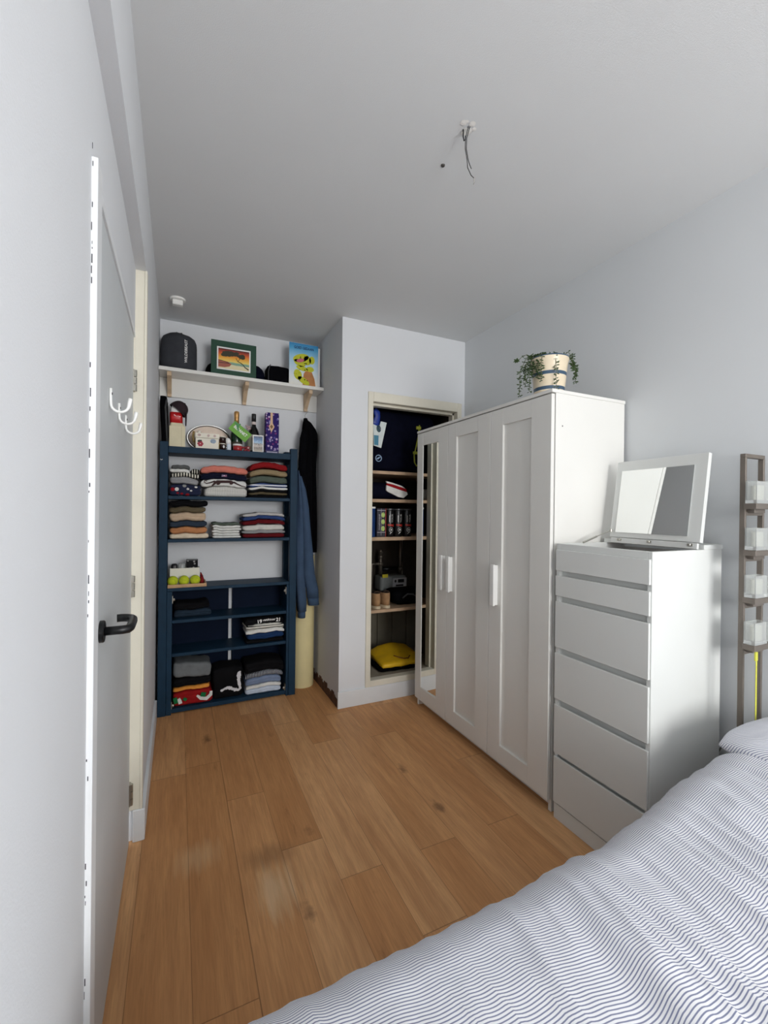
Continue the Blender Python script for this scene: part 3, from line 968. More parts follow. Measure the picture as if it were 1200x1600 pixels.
for k_, (a, b) in SHZ.items():
    low = k_ in 'def'
    obj('shelf', B(IX0 + (0.031 if low else 0), IX1 - (0.017 if low else 0), FY + (0.004 if not low else 0.012), BY - 0.008, a, b, 0.0015), BLUE, t)
obj('side_panel', B(IX0, IX0 + 0.0305, FY + 0.003, BY - 0.006, 0.0, 0.807, 0.001), BLUE, t)
obj('side_panel', B(IX1 - 0.0165, IX1, FY + 0.003, BY - 0.006, 0.0, 0.807, 0.001), BLUE, t)
obj('back_panel', B(IX0 + 0.031, 0.343, BY - 0.007, BY - 0.002, 0.036, 0.806), BLUED, t)
obj('back_panel', B(0.368, IX1 - 0.017, BY - 0.007, BY - 0.002, 0.036, 0.806), BLUED, t)
for x, z in ((-0.028, 0.752), (0.716, 0.762), (-0.028, 0.055), (0.716, 0.055)):
    bm = bmesh.new()
    sgn = 1 if x < 0.3 else -1
    box(bm, x - 0.003, x + 0.003, FY + 0.014, FY + 0.05, z - 0.026, z + 0.026, 0.001)
    lathe(bm, (x + sgn * 0.008, FY + 0.02, z - 0.008), [(0.008, 0), (0.009, 0.008), (0.006, 0.016)], 12)
    obj('hinge_plate', bm, STEEL, t)
obj('paint_nick', tube(bmesh.new(), [(-0.108, FY - 0.001, 1.668), (-0.100, FY - 0.001, 1.664), (-0.094, FY - 0.001, 1.668)], 0.002, 6), PAPERW, t)

# wall shelf on three brackets
t = thing('wall_shelf', (0.44, 3.32, 2.27), 'white wall shelf on raw wooden brackets near the ceiling', 'shelf')
obj('board', B(XL2 + 0.001, 0.998, 3.215, YA - 0.001, 2.262, 2.286, 0.0015), LAC, t)
obj('batten', B(XL2 + 0.001, 0.998, YA - 0.018, YA - 0.001, 2.132, 2.261, 0.001), LAC, t)
for x in (-0.062, 0.437, 0.902):
    bm = bmesh.new()
    pr = [(YA - 0.019, 2.261), (3.235, 2.261), (3.235, 2.235), (3.30, 2.21), (3.375, 2.145), (3.378, 2.128), (YA - 0.019, 2.128)]
    a = [bm.verts.new((x - 0.013, y, z)) for y, z in pr]; b = [bm.verts.new((x + 0.013, y, z)) for y, z in pr]
    bm.faces.new(a); bm.faces.new(b[::-1])
    for i in range(len(pr)): bm.faces.new((a[i], b[i], b[(i + 1) % len(pr)], a[(i + 1) % len(pr)]))
    obj('bracket', bm, PINE, t)

# things on the wall shelf
ZS = 2.2865
GREYC = mat('charcoal fabric', rgb(52, 54, 60), 0.9, 0, 0.15, 20, 0.3, 200)
t = thing('storage_sack', (-0.005, 3.315, ZS), 'dark grey cylindrical sack with white lettering at the left of the wall shelf', 'bag')
bm = lathe(bmesh.new(), (-0.005, 3.315, ZS), [(0.085, 0), (0.1, 0.006), (0.101, 0.05), (0.100, 0.17), (0.098, 0.2), (0.088, 0.228), (0.06, 0.248), (0.03, 0.256), (0.012, 0.25)], 36, sx=1.13, sy=0.98)
for v in bm.verts:
    v.co.z += 0.006 * noise.noise(v.co * 18) * (1 if v.co.z > ZS + 0.02 else 0)
obj('body', bm, GREYC, t, smooth=True)
tb = text_bm('WILDEBEAST', 0.018, 0.155, 0.0006, 0.012)
for v in tb.verts:
    a_, d_, b_ = v.co                     # along, depth, up
    ang = (0.043 + (0.009 - b_)) / 0.113
    v.co = Vector((-0.005 + 0.1145 * math.sin(ang), 3.315 - 0.1005 * math.cos(ang) + d_, ZS + 0.042 + a_))
obj('lettering', tb, PAPERW, t)
obj('drawcord', tube(bmesh.new(), [(-0.03, 3.30, ZS + 0.252), (-0.02, 3.295, ZS + 0.262), (-0.005, 3.30, ZS + 0.256), (0.01, 3.296, ZS + 0.262), (0.02, 3.305, ZS + 0.25)], 0.004, 8), BLK, t, smooth=True)

# framed picture, leaning slightly
GREEN = mat('green passe-partout', rgb(18, 66, 46), 0.6, 0, 0.06, 20)
t = thing('framed_picture', (0.346, 3.24, ZS), 'green framed sunset picture of a tree and boat on the wall shelf', 'picture')
x0, x1, z0, z1 = 0.195, 0.498, ZS, ZS + 0.238
obj('frame', B(x0, x1, 3.238, 3.25, z0, z1, 0.0015), GREEN, t)
obj('mount', B(x0 + 0.038, x1 - 0.040, 3.236, 3.238, z0 + 0.038, z1 - 0.044), PAPERW, t)
def sunset():
    k = NT('printed sunset')
    tc = k.n('ShaderNodeTexCoord').outputs['Generated']
    s = k.n('ShaderNodeSeparateXYZ'); k.l(tc, s.inputs[0])
    v = k.math('ADD', s.outputs[2], k.math('MULTIPLY', k.math('SUBTRACT', k.noise(tc, 6), 0.5), 0.08))
    k.l(k.ramp(v, [(0.0, rgb(228, 214, 170)), (0.2, rgb(232, 220, 180)), (0.24, rgb(120, 160, 140)), (0.34, rgb(140, 176, 150)),
                   (0.36, rgb(240, 214, 110)), (0.55, rgb(238, 170, 50)), (0.75, rgb(220, 90, 30)), (0.92, rgb(140, 34, 20)), (1.0, rgb(60, 20, 16))]), k.b.inputs['Base Color'])
    k.b.inputs['Roughness'].default_value = 0.5
    return k.m
ax0, ax1, az0, az1 = x0 + 0.047, x1 - 0.049, z0 + 0.046, z1 - 0.054
obj('print', B(ax0, ax1, 3.235, 3.236, az0, az1), sunset(), t)
W_, H_ = ax1 - ax0, az1 - az0
def ap(u, v): return (ax0 + u * W_, az0 + v * H_)
bm = bmesh.new()
random.seed(8)
for i in range(60):
    u = random.uniform(0.14, 0.80); v = 0.68 + 0.10 * (1 - abs(u - 0.45) * 2.2) + random.uniform(-0.08, 0.10)
    c_ = ap(u, v)
    poly(bm, ell(c_[0], c_[1], 0.014, 0.0085, 10), 3.2343 - i * 0.00001, 3.235)
ribbon(bm, [ap(0.56, 0.6), ap(0.62, 0.44), ap(0.72, 0.38), ap(0.8, 0.30), ap(0.86, 0.18), ap(0.98, 0.08)], [0.003, 0.004, 0.006, 0.006, 0.007, 0.009], 3.2342, 3.235)
ribbon(bm, [ap(0.70, 0.6), ap(0.63, 0.45)], 0.003, 3.2343, 3.235)
obj('tree', bm, mat('print dark olive', rgb(52, 48, 26), 0.6), t)
bm = bmesh.new()
poly(bm, [ap(0.0, 0.06), ap(0.2, 0.06), ap(0.36, 0.13), ap(0.42, 0.26), ap(0.30, 0.36), ap(0.0, 0.40)], 3.2342, 3.235)
obj('boat', bm, mat('print brick', rgb(168, 92, 74), 0.6), t)
bm = bmesh.new()
ribbon(bm, [ap(0.0, 0.40), ap(0.18, 0.36), ap(0.36, 0.28), ap(0.1, 0.27), ap(0.0, 0.27)], 0.004, 3.2338, 3.2342)
obj('boat_shadow', bm, INK, t)
bm = bmesh.new()
# cap-like navy shapes behind the picture
for nm, cx, hx, hz, m, lb in (('cap', 0.232, 0.068, 0.105, BLK, 'rounded black cap peeking out left of the green picture'), ('cap', 0.500, 0.075, 0.125, NAVY, 'rounded navy cap peeking out right of the green picture')):
    th = thing('cap', (cx, 3.335, ZS), lb, 'cap')
    prof = [(0.072, 0.0), (0.076, 0.03), (0.072, 0.065), (0.058, 0.095), (0.036, 0.114), (0.008, 0.122)]
    prof = [(r * hx / 0.075, z * hz / 0.122) for r, z in prof]
    obj('crown', lathe(bmesh.new(), (cx, 3.335, ZS), prof, 28), m, th, smooth=True)
    obj('button', lathe(bmesh.new(), (cx, 3.335, ZS + hz), [(0.007, 0), (0.006, 0.004)], 10), m, th)
    br = bmesh.new()
    pts = [(cx + hx * 0.96 * math.cos(a), 3.335 - hx * 0.96 * math.sin(a) * 0.1 - 0.028 * math.sin(a)) for a in [PI * i / 12 for i in range(13)]]
    a_ = [br.verts.new((px, py, ZS + 0.001)) for px, py in pts]; b_ = [br.verts.new((px, py, ZS + 0.004)) for px, py in pts]
    br.faces.new(a_); br.faces.new(b_[::-1])
    for i in range(13): br.faces.new((a_[i], b_[i], b_[(i + 1) % 13], a_[(i + 1) % 13]))
    obj('peak', br, m, th)
# black box bag
t = thing('black_case', (0.66, 3.33, ZS), 'black boxy fabric case standing left of the blue birthday style card', 'case')
obj('body', soft_box(bmesh.new(), 0.585, 0.745, 3.275, 3.405, ZS, ZS + 0.128, 0.012, 9, lambda w, q: w + Vector((0, 0, 0.006 * (1 - abs(q.x)) * (q.z > 0)))), BLK, t, smooth=True)
obj('zip', tube(bmesh.new(), [(0.592, 3.272, ZS + 0.01), (0.590, 3.272, ZS + 0.08), (0.600, 3.272, ZS + 0.125), (0.607, 3.272, ZS + 0.133)], 0.003, 6), mat('charcoal zip', rgb(56, 56, 60), 0.5), t)
# large greeting card with a generic printed motif
t = thing('greeting_card', (0.86, 3.245, ZS), 'large blue greeting card reading goed gedaan at the right of the shelf', 'card')
def cardprint():
    k = NT('card print')
    tc = k.n('ShaderNodeTexCoord').outputs['Generated']
    s = k.n('ShaderNodeSeparateXYZ'); k.l(tc, s.inputs[0])
    v = k.math('ADD', s.outputs[2], k.math('MULTIPLY', k.math('SUBTRACT', k.noise(tc, 5), 0.5), 0.06))
    k.l(k.ramp(v, [(0.0, rgb(240, 236, 226)), (0.3, rgb(214, 226, 232)), (0.7, rgb(150, 200, 228)), (0.88, rgb(74, 160, 206)), (1.0, rgb(40, 128, 184))]), k.b.inputs['Base Color'])
    k.b.inputs['Roughness'].default_value = 0.4
    return k.m
cx0, cx1, cz0, cz1 = 0.738, 0.960, ZS, ZS + 0.318
obj('card', B(cx0, cx1, 3.252, 3.256, cz0, cz1), cardprint(), t)
obj('back_leaf', B(cx0 + 0.01, 0.982, 3.275, 3.279, cz0, cz1 - 0.006), PAPERW, t)
obj('lettering', xf(text_bm('GOED GEDAAN', 0.020, 0.150, 0.0006, 0.03), (cx0 + 0.036, 3.2515, cz1 - 0.042)), mat('navy ink', rgb(16, 44, 92), 0.5), t)
def cp(u, v): return (cx0 + u * (cx1 - cx0), cz0 + v * (cz1 - cz0))
YEL = spotted('card lime', rgb(198, 200, 62), [rgb(96, 104, 30)], 60, 0.55)
bm = bmesh.new()
for u, v, a, b, r in ((0.40, 0.66, 0.062, 0.030, 0.3), (0.36, 0.54, 0.046, 0.024, -0.3), (0.62, 0.62, 0.03, 0.035, 0), (0.78, 0.64, 0.022, 0.03, 0), (0.44, 0.42, 0.045, 0.018, -0.2), (0.72, 0.42, 0.03, 0.02, 0), (0.30, 0.26, 0.030, 0.040, 0.3), (0.50, 0.13, 0.050, 0.022, -0.5)):
    c_ = cp(u, v)
    poly(bm, ell(c_[0], c_[1], a, b, 20, r), 3.2512, 3.252)
obj('lime_shapes', bm, YEL, t)
bm = bmesh.new()
poly(bm, [cp(0.46, 0.02), cp(0.50, 0.3), cp(0.62, 0.42), cp(0.78, 0.36), cp(0.88, 0.2), cp(0.92, 0.02)], 3.2516, 3.252)
obj('brown_shape', bm, mat('card brown', rgb(186, 122, 62), 0.5, 0, 0.15, 20), t)
bm = bmesh.new()
c_ = cp(0.38, 0.60); poly(bm, ell(c_[0], c_[1], 0.030, 0.014, 18, 0.3), 3.2508, 3.2512)
obj('pink_shape', bm, mat('card pink', rgb(196, 96, 116), 0.5), t)

# ---------------------------------------------------------------- things on top of the shelving unit
ZT = 1.7575
# folded black tripod-like case at the left
t = thing('umbrella_case', (-0.085, 3.27, ZT), 'tall flat black case leaning upright in the left corner of the unit top', 'case')
bm = bmesh.new()
loft(bm, [(-0.0835, 3.27, ZT, 0.020, 0.05), (-0.084, 3.27, ZT + 0.08, 0.022, 0.052), (-0.0895, 3.27, ZT + 0.2, 0.024, 0.052), (-0.093, 3.27, ZT + 0.30, 0.024, 0.05), (-0.095, 3.27, ZT + 0.335, 0.020, 0.046)], 20, 3)
obj('body', bm, BLK, t, smooth=True)
obj('strap', tube(bmesh.new(), [(-0.070, 3.215, ZT + 0.03), (-0.076, 3.214, ZT + 0.15), (-0.082, 3.215, ZT + 0.26), (-0.075, 3.216, ZT + 0.31)], 0.006, 8), mat('charcoal webbing', rgb(58, 60, 62), 0.8), t, smooth=True)
obj('stud', lathe(bmesh.new(), (-0.068, 3.208, ZT + 0.026), [(0.004, -0.004), (0.004, 0.004)], 10), STEEL, t)
# cream carton with red top band
t = thing('carton', (-0.01, 3.26, ZT), 'tall cream carton with red and white top standing under the dark cap', 'carton')
obj('body', B(-0.0585, 0.0385, 3.215, 3.305, ZT, ZT + 0.143, 0.002), mat('cream card', rgb(226, 216, 184), 0.7, 0, 0.05, 12), t)
obj('shoulder', loft(bmesh.new(), [(-0.010, 3.26, ZT + 0.143, 0.047, 0.045), (-0.014, 3.26, ZT + 0.164, 0.038, 0.037)], 20, 6), mat('cream card'), t)
obj('red_band', loft(bmesh.new(), [(-0.016, 3.26, ZT + 0.164, 0.039, 0.038), (-0.018, 3.26, ZT + 0.21, 0.039, 0.036), (-0.020, 3.26, ZT + 0.236, 0.037, 0.034)], 24, 4), mat('red gloss', rgb(190, 24, 28), 0.4), t, smooth=True)
obj('white_top', loft(bmesh.new(), [(-0.020, 3.26, ZT + 0.236, 0.034, 0.033), (-0.024, 3.26, ZT + 0.268, 0.026, 0.028), (-0.026, 3.26, ZT + 0.282, 0.016, 0.018)], 20, 3), PAPERW, t, smooth=True)
bm = bmesh.new()
ribbon(bm, [(-0.030, ZT + 0.218), (-0.024, ZT + 0.210), (-0.016, ZT + 0.208), (-0.004, ZT + 0.210), (0.004, ZT + 0.206), (0.010, ZT + 0.208)], [0.006, 0.005, 0.002, 0.003, 0.006, 0.004], 3.2195, 3.2225)
obj('red_band_print', bm, mat('pale pink', rgb(250, 200, 200), 0.5), t)
obj('edge_seam', B(0.0143, 0.0153, 3.2142, 3.2152, ZT + 0.002, ZT + 0.138), mat('brown seam', rgb(160, 140, 110), 0.7), t)
# dark cap tipped over the carton
t = thing('cap', (-0.01, 3.26, ZT + 0.25), 'dark maroon baseball cap tipped over the top of the cream carton', 'cap')
DCAP = mat('maroon black', rgb(40, 25, 32), 0.9, 0, 0.2, 25, 0.3, 250)
bm = bmesh.new()
N = 28
rings = []
for i in range(11):
    a = PI / 2 * i / 10
    r = max(0.0006, 0.060 * math.cos(a) ** 0.8)
    rings.append([bm.verts.new((r * math.cos(2 * PI * j / N), r * math.sin(2 * PI * j / N), 0.072 * math.sin(a))) for j in range(N)])
for a, b in zip(rings, rings[1:]):
    for j in range(N): bm.faces.new((a[j], a[(j + 1) % N], b[(j + 1) % N], b[j]))
bm.faces.new(rings[-1])
obj('crown', xf(bm, (-0.012, 3.262, ZT + 0.250), (0, math.radians(40), 0)), DCAP, t, smooth=True)
obj('button', xf(lathe(bmesh.new(), (0, 0, 0.072), [(0.005, -0.001), (0.005, 0.003), (0.003, 0.004)], 10), (-0.012, 3.262, ZT + 0.250), (0, math.radians(40), 0)), DCAP, t)
bm = loft(bmesh.new(), [(0.0415, 3.262, ZT + 0.158, 0.004, 0.030), (0.042, 3.262, ZT + 0.19, 0.005, 0.042), (0.042, 3.262, ZT + 0.215, 0.006, 0.046), (0.040, 3.262, ZT + 0.236, 0.008, 0.046)], 16, 2)
obj('peak', bm, DCAP, t, smooth=True)
# round tray
t = thing('round_tray', (0.175, 3.375, ZT), 'large round silver-rimmed tray leaning against the wall', 'tray')
def disc_y(bm, cx, cz, r0, r1, y0, y1, n=48, sz=1.0):
    va = []
    for r, y in ((r0, y0), (r1, y0), (r1, y1), (r0, y1)):
        va.append([bm.verts.new((cx + r * math.cos(2 * PI * i / n), y, cz + sz * r * math.sin(2 * PI * i / n))) for i in range(n)])
    for k in range(4):
        a, b = va[k], va[(k + 1) % 4]
        for i in range(n): bm.faces.new((a[i], a[(i + 1) % n], b[(i + 1) % n], b[i]))
    return bm
cz_ = ZT + 0.097
TRX = 0.197
obj('rim', disc_y(bmesh.new(), TRX, cz_, 0.1405, 0.146, 3.372, 3.392, sz=0.662), mat('chrome', rgb(200, 200, 196), 0.18, 1.0), t)
obj('inner_rim', disc_y(bmesh.new(), TRX, cz_, 0.133, 0.1403, 3.376, 3.391, sz=0.662), mat('tray dark rim', rgb(58, 48, 44), 0.4, 0.3), t)  # dark brown ring just inside the chrome rim
bm = bmesh.new(); poly(bm, ell(TRX, cz_, 0.1335, 0.0885, 40), 3.385, 3.389)
obj('dish', bm, mat('brushed beige', rgb(176, 160, 146), 0.4, 0.4, 0.1, 20), t)
# gift basket with white box
t = thing('gift_basket', (0.175, 3.26, ZT), 'gift basket with a white flower-printed box before the round tray', 'basket')
bm = bmesh.new()
loft(bm, [(0.178, 3.27, ZT, 0.075, 0.045), (0.178, 3.27, ZT + 0.055, 0.083, 0.052)], 24, 5)
obj('basket', bm, mat('wicker', rgb(176, 150, 96), 0.8, 0, 0.3, 120), t)
obj('handle', tube(bmesh.new(), [(0.095, 3.27, ZT + 0.05), (0.088, 3.27, ZT + 0.09), (0.092, 3.27, ZT + 0.125)], 0.007, 8), mat('wicker', None), t, smooth=True)
obj('box', B(0.102, 0.248, 3.205, 3.217, ZT + 0.004, ZT + 0.074, 0.001), mat('white carton', rgb(236, 230, 214), 0.6, 0, 0.03, 30), t)
obj('box_lid', B(0.100, 0.252, 3.206, 3.25, ZT + 0.076, ZT + 0.108, 0.001), mat('white carton', None), t)
bm = bmesh.new()
for a in range(6):
    x = 0.1315 + 0.011 * math.cos(a * PI / 3); z = ZT + 0.034 + 0.011 * math.sin(a * PI / 3)
    poly(bm, ell(x, z, 0.0085, 0.0085, 10), 3.2035 - 0.0001 * a, 3.205)
obj('flower', bm, mat('crimson flower', rgb(166, 40, 62), 0.6), t)
bm = bmesh.new()
poly(bm, ell(0.1225, ZT + 0.052, 0.010, 0.007, 10, 0.5), 3.2025, 3.2033)
poly(bm, ell(0.1345, ZT + 0.0545, 0.007, 0.006, 10), 3.2025, 3.2033)
obj('leaf_print', bm, INK, t)
bm = bmesh.new()
poly(bm, ell(0.212, ZT + 0.056, 0.019, 0.015, 20), 3.2035, 3.205)
obj('round_label', bm, mat('blue grey label', rgb(150, 166, 184), 0.6, 0, 0.3, 90), t)
bm = bmesh.new()
bm.free()
for x in (0.124, 0.182, 0.222):
    obj('lid_dot', poly(bmesh.new(), ell(x, ZT + 0.093, 0.011 if x < 0.15 else 0.008, 0.009, 14), 3.2048, 3.206), mat('dusty rose', rgb(196, 170, 164), 0.6, 0, 0.25, 90), t)
obj('knick_knack', lathe(bmesh.new(), (0.125, 3.235, ZT + 0.108), [(0.011, 0), (0.012, 0.012), (0.006, 0.02)], 12), mat('pearl', rgb(236, 228, 214), 0.2), t, smooth=True)
# dark cups stacked
t = thing('jar_stack', (0.276, 3.235, ZT), 'two small dark jars stacked right of the gift basket', 'jars')
for z, h_ in ((0, 0.042), (0.05, 0.04)):
    obj('jar', lathe(bmesh.new(), (0.276, 3.24, ZT + z), [(0.021, 0), (0.021, h_), (0.02, h_ + 0.002)], 24), mat('dark jar glass', rgb(44, 26, 24), 0.2), t, smooth=True)
    obj('lid', lathe(bmesh.new(), (0.276, 3.24, ZT + z + h_ + 0.002), [(0.0205, 0), (0.0205, 0.006)], 24), mat('white lid', rgb(226, 222, 210), 0.5), t)
bm = bmesh.new(); poly(bm, ell(0.283, ZT + 0.026, 0.005, 0.011, 12), 3.2165, 3.2185)
obj('label_print', bm, PAPERW, t)
t = thing('toiletry_bottle', (0.316, 3.225, ZT), 'pale white bottle with rounded top beside the dark jars', 'bottle')
obj('body', loft(bmesh.new(), [(0.316, 3.225, ZT, 0.015, 0.015), (0.316, 3.225, ZT + 0.045, 0.0155, 0.015)], 18, 4), mat('pale blue plastic', rgb(198, 208, 220), 0.4), t)
obj('cap', loft(bmesh.new(), [(0.314, 3.225, ZT + 0.046, 0.017, 0.015), (0.312, 3.225, ZT + 0.07, 0.018, 0.015), (0.309, 3.225, ZT + 0.085, 0.013, 0.012), (0.306, 3.225, ZT + 0.09, 0.005, 0.005)], 18), HANDW, t, smooth=True)

BOT = glass_mat('dark green glass', (0.02, 0.06, 0.03, 1), 0.05, 0.3)
BOTK = mat('dark wine glass', rgb(16, 16, 16), 0.12)
GOLD = mat('gold foil', rgb(196, 150, 92), 0.35, 0.6, 0.15, 60)
t = thing('champagne_bottle', (0.372, 3.275, ZT), 'green champagne bottle with gold foil neck and green gift tag', 'bottle')
c = (0.372, 3.275, ZT)
obj('body', lathe(bmesh.new(), c, [(0.036, 0), (0.040, 0.006), (0.041, 0.11), (0.037, 0.14), (0.024, 0.175), (0.0165, 0.2), (0.0155, 0.21)], 28), mat('bottle green glass', rgb(18, 46, 28), 0.1), t, smooth=True)
obj('neck_foil', lathe(bmesh.new(), c, [(0.0175, 0.205), (0.0165, 0.235), (0.018, 0.262), (0.0185, 0.275), (0.017, 0.288), (0.008, 0.293)], 24), GOLD, t, smooth=True)
obj('label', lathe(bmesh.new(), c, [(0.0415, 0.03), (0.0415, 0.07)], 28), mat('bottle label', rgb(60, 56, 44), 0.6), t)
t2 = obj('gift_tag', xf(B(-0.072, 0.072, -0.001, 0.001, -0.037, 0.037), (0.388, 3.205, ZT + 0.138), (0, math.radians(38), 0)), mat('lime card', rgb(112, 172, 62), 0.6), t)
tb = xf(text_bm('BEDANKT', 0.022, 0.105, 0.0006, 0.03), (-0.052, -0.0016, -0.006))
obj('lettering', xf(tb, (0.388, 3.205, ZT + 0.138), (0, math.radians(38), 0)), PAPERW, t2)
bm = bmesh.new()
ribbon(bm, [(0.352, ZT + 0.198), (0.367, ZT + 0.190), (0.372, ZT + 0.165), (0.376, ZT + 0.140)], [0.012, 0.016, 0.013, 0.008], 3.2015, 3.203)
ribbon(bm, [(0.390, ZT + 0.190), (0.376, ZT + 0.180), (0.373, ZT + 0.150)], [0.010, 0.012, 0.008], 3.2005, 3.2015)
obj('ribbon', bm, mat('green ribbon', rgb(20, 128, 44), 0.4), t2)
t = thing('wine_bottle', (0.496, 3.31, ZT), 'dark wine bottle with black cap behind the small photo', 'bottle')
c = (0.496, 3.31, ZT)
obj('body', lathe(bmesh.new(), c, [(0.038, 0), (0.041, 0.005), (0.042, 0.125), (0.040, 0.15), (0.030, 0.178), (0.017, 0.2), (0.015, 0.22)], 28), BOTK, t, smooth=True)
obj('capsule', lathe(bmesh.new(), c, [(0.0165, 0.235), (0.0165, 0.29), (0.015, 0.293)], 24), mat('black capsule', rgb(26, 26, 28), 0.4), t, smooth=True)
obj('neck_ring', lathe(bmesh.new(), c, [(0.017, 0.214), (0.017, 0.234)], 24), mat('blush tag', rgb(214, 200, 196), 0.6), t)
obj('label', lathe(bmesh.new(), c, [(0.0425, 0.02), (0.0425, 0.135)], 28), mat('ivory label', rgb(206, 202, 184), 0.7, 0, 0.05, 30), t)
bm = bmesh.new()
for i, (dx, dz) in enumerate(((0, 0), (0.012, 0.006), (-0.008, 0.01), (0.004, -0.012), (0.015, -0.008))):
    c_ = (0.448 + dx, 3.275, ZT + 0.185 + dz)
    lathe(bm, c_, [(0.003, -0.007), (0.008, -0.003), (0.008, 0.003), (0.003, 0.007)], 10)
obj('dried_flowers', bm, mat('dusty pink petals', rgb(196, 168, 170), 0.8), t)
t = thing('glass_candle', (0.371, 3.205, ZT), 'small red and white candle glass in front of the champagne bottle', 'candle')
obj('glass', lathe(bmesh.new(), (0.371, 3.2, ZT), [(0.024, 0), (0.030, 0.004), (0.031, 0.034)], 24), mat('red candle', rgb(168, 44, 48), 0.25, 0, 0.3, 50), t, smooth=True)
obj('rim', lathe(bmesh.new(), (0.371, 3.2, ZT), [(0.0315, 0.034), (0.0315, 0.047), (0.026, 0.047)], 24), mat('frosted rim', rgb(226, 222, 220), 0.3), t, smooth=True)
bm = bmesh.new()
random.seed(6)
for i in range(14):
    c_ = (0.42 + random.uniform(-0.016, 0.042), 3.215 + random.uniform(-0.012, 0.02), ZT + 0.008 + 0.026 * random.random() * (1 if i > 5 else 0))
    lathe(bm, c_, [(0.004, -0.008), (0.010, -0.003), (0.010, 0.003), (0.004, 0.008)], 8)
tag(obj('potpourri', bm, spotted('petal mix', rgb(150, 60, 66), [rgb(214, 190, 186), rgb(90, 52, 56), rgb(200, 150, 146)], 70, 0.3), smooth=True), 'small heap of pink petals between the bottles', 'petals', kind='stuff')
t = thing('instant_photo', (0.511, 3.2, ZT), 'white-bordered small photo card leaning before the wine bottle', 'photo')
obj('card', B(0.474, 0.548, 3.198, 3.2, ZT, ZT + 0.122), PAPERW, t)
def photo_m():
    k = NT('photo print')
    tc = k.n('ShaderNodeTexCoord').outputs['Generated']
    s = k.n('ShaderNodeSeparateXYZ'); k.l(tc, s.inputs[0])
    v = k.math('ADD', s.outputs[2], k.math('MULTIPLY', k.math('SUBTRACT', k.noise(tc, 9), 0.5), 0.5))
    k.l(k.ramp(v, [(0.0, rgb(150, 140, 120)), (0.25, rgb(90, 72, 60)), (0.4, rgb(196, 186, 176)), (0.48, rgb(70, 60, 60)), (0.58, rgb(150, 186, 214)), (0.75, rgb(50, 108, 160)), (1.0, rgb(20, 50, 92))]), k.b.inputs['Base Color'])
    k.b.inputs['Roughness'].default_value = 0.3
    return k.m
obj('picture', B(0.480, 0.542, 3.1975, 3.198, ZT + 0.006, ZT + 0.114), photo_m(), t)
# purple chocolate gift box
t = thing('gift_box', (0.619, 3.27, ZT), 'tall purple flower-printed gift box with a gold emblem', 'box')
obj('box', B(0.572, 0.667, 3.245, 3.305, ZT, ZT + 0.303, 0.003), spotted('purple floral print', rgb(52, 40, 104), [rgb(160, 146, 190), rgb(122, 60, 120), rgb(200, 176, 206), rgb(90, 80, 150)], 52, 0.35), t)
bm = bmesh.new()
poly(bm, [(0.604, ZT + 0.302), (0.604, ZT + 0.225), (0.592, ZT + 0.2), (0.604, ZT + 0.175), (0.612, ZT + 0.157), (0.620, ZT + 0.175), (0.634, ZT + 0.2), (0.621, ZT + 0.225), (0.620, ZT + 0.302)], 3.2435, 3.245)
obj('emblem', bm, mat('pale gold', rgb(214, 176, 140), 0.5), t)
bm = bmesh.new(); poly(bm, [(0.601, ZT + 0.2), (0.612, ZT + 0.215), (0.624, ZT + 0.2), (0.612, ZT + 0.183)], 3.242, 3.2435)
obj('emblem_centre', bm, mat('dark gold', rgb(120, 84, 36), 0.5), t)
obj('base_band', B(0.574, 0.665, 3.2437, 3.245, ZT + 0.002, ZT + 0.026), mat('deep violet', rgb(38, 30, 92), 0.5), t)
bm = bmesh.new()
for i in range(8):
    poly(bm, ell(0.584 + i * 0.0098, ZT + 0.013, 0.0035, 0.0055, 8), 3.243, 3.2437)
poly(bm, [(0.606, ZT + 0.036), (0.612, ZT + 0.047), (0.619, ZT + 0.036)], 3.2443, 3.245)
obj('small_marks', bm, mat('lilac ink', rgb(206, 200, 226), 0.5), t)

# ---------------------------------------------------------------- folded clothes
PILE_BASES = (0.0, 0.0365, 0.3975, 0.6175, 1.1495, 1.4345)
def garment(name, label, cat, group, x0, x1, z0, z1, m, arch=0.0, arch0=None, y0=3.185, y1=3.375, seed=0, folds=1, tilt=0.0, wob=0.004):
    arch0 = arch if arch0 is None else arch0
    hz = (z1 - z0)
    def fn(w, q):
        u = q.x
        a = (arch if q.z > 0 else arch0) if abs(q.z) > 0.99 else arch0 + (arch - arch0) * (q.z + 1) / 2
        w = w.copy()
        w.z += a * (1 - u * u) - 0.0
        w.z += tilt * u
        n = Vector((w.x * 16 + seed * 3.1, w.y * 10, w.z * 20))
        # edges roll softly, front is uneven
        if q.y < 0:
            w.y += wob * 1.5 * noise.noise(n + Vector((0, 5, 0)))
            g = 0
            for f in range(folds):
                c_ = -1 + 2 * (f + 1) / (folds + 1)
                g += math.exp(-((q.z - c_) / 0.13) ** 2)
            if q.y < -0.99: w.y += 0.005 * g
        w.x += wob * 1.8 * noise.noise(n + Vector((9, 0, 0))) * abs(q.x)
        # every pile sags and swells as one, so the layers stay in contact
        base = max(b for b in PILE_BASES if b <= z0 + 0.002)
        k = min(1.0, max(0.0, (w.z - base) / 0.05))
        w.z += 0.0085 * k * noise.noise(Vector((w.x * 15, round(x1 * 3) * 7.7, base * 9)))
        w.z += 0.0045 * k * noise.noise(Vector((w.x * 42, round(x1 * 3) * 3.3, w.z * 7)))
        return w
    bm = soft_box(bmesh.new(), x0, x1, y0, y1, z0 + 0.0006, z1 - 0.0006, min(hz * 0.48, 0.021), 13, fn)
    o = obj(name, bm, m, smooth=True)
    tag(o, label, cat, group)
    return o

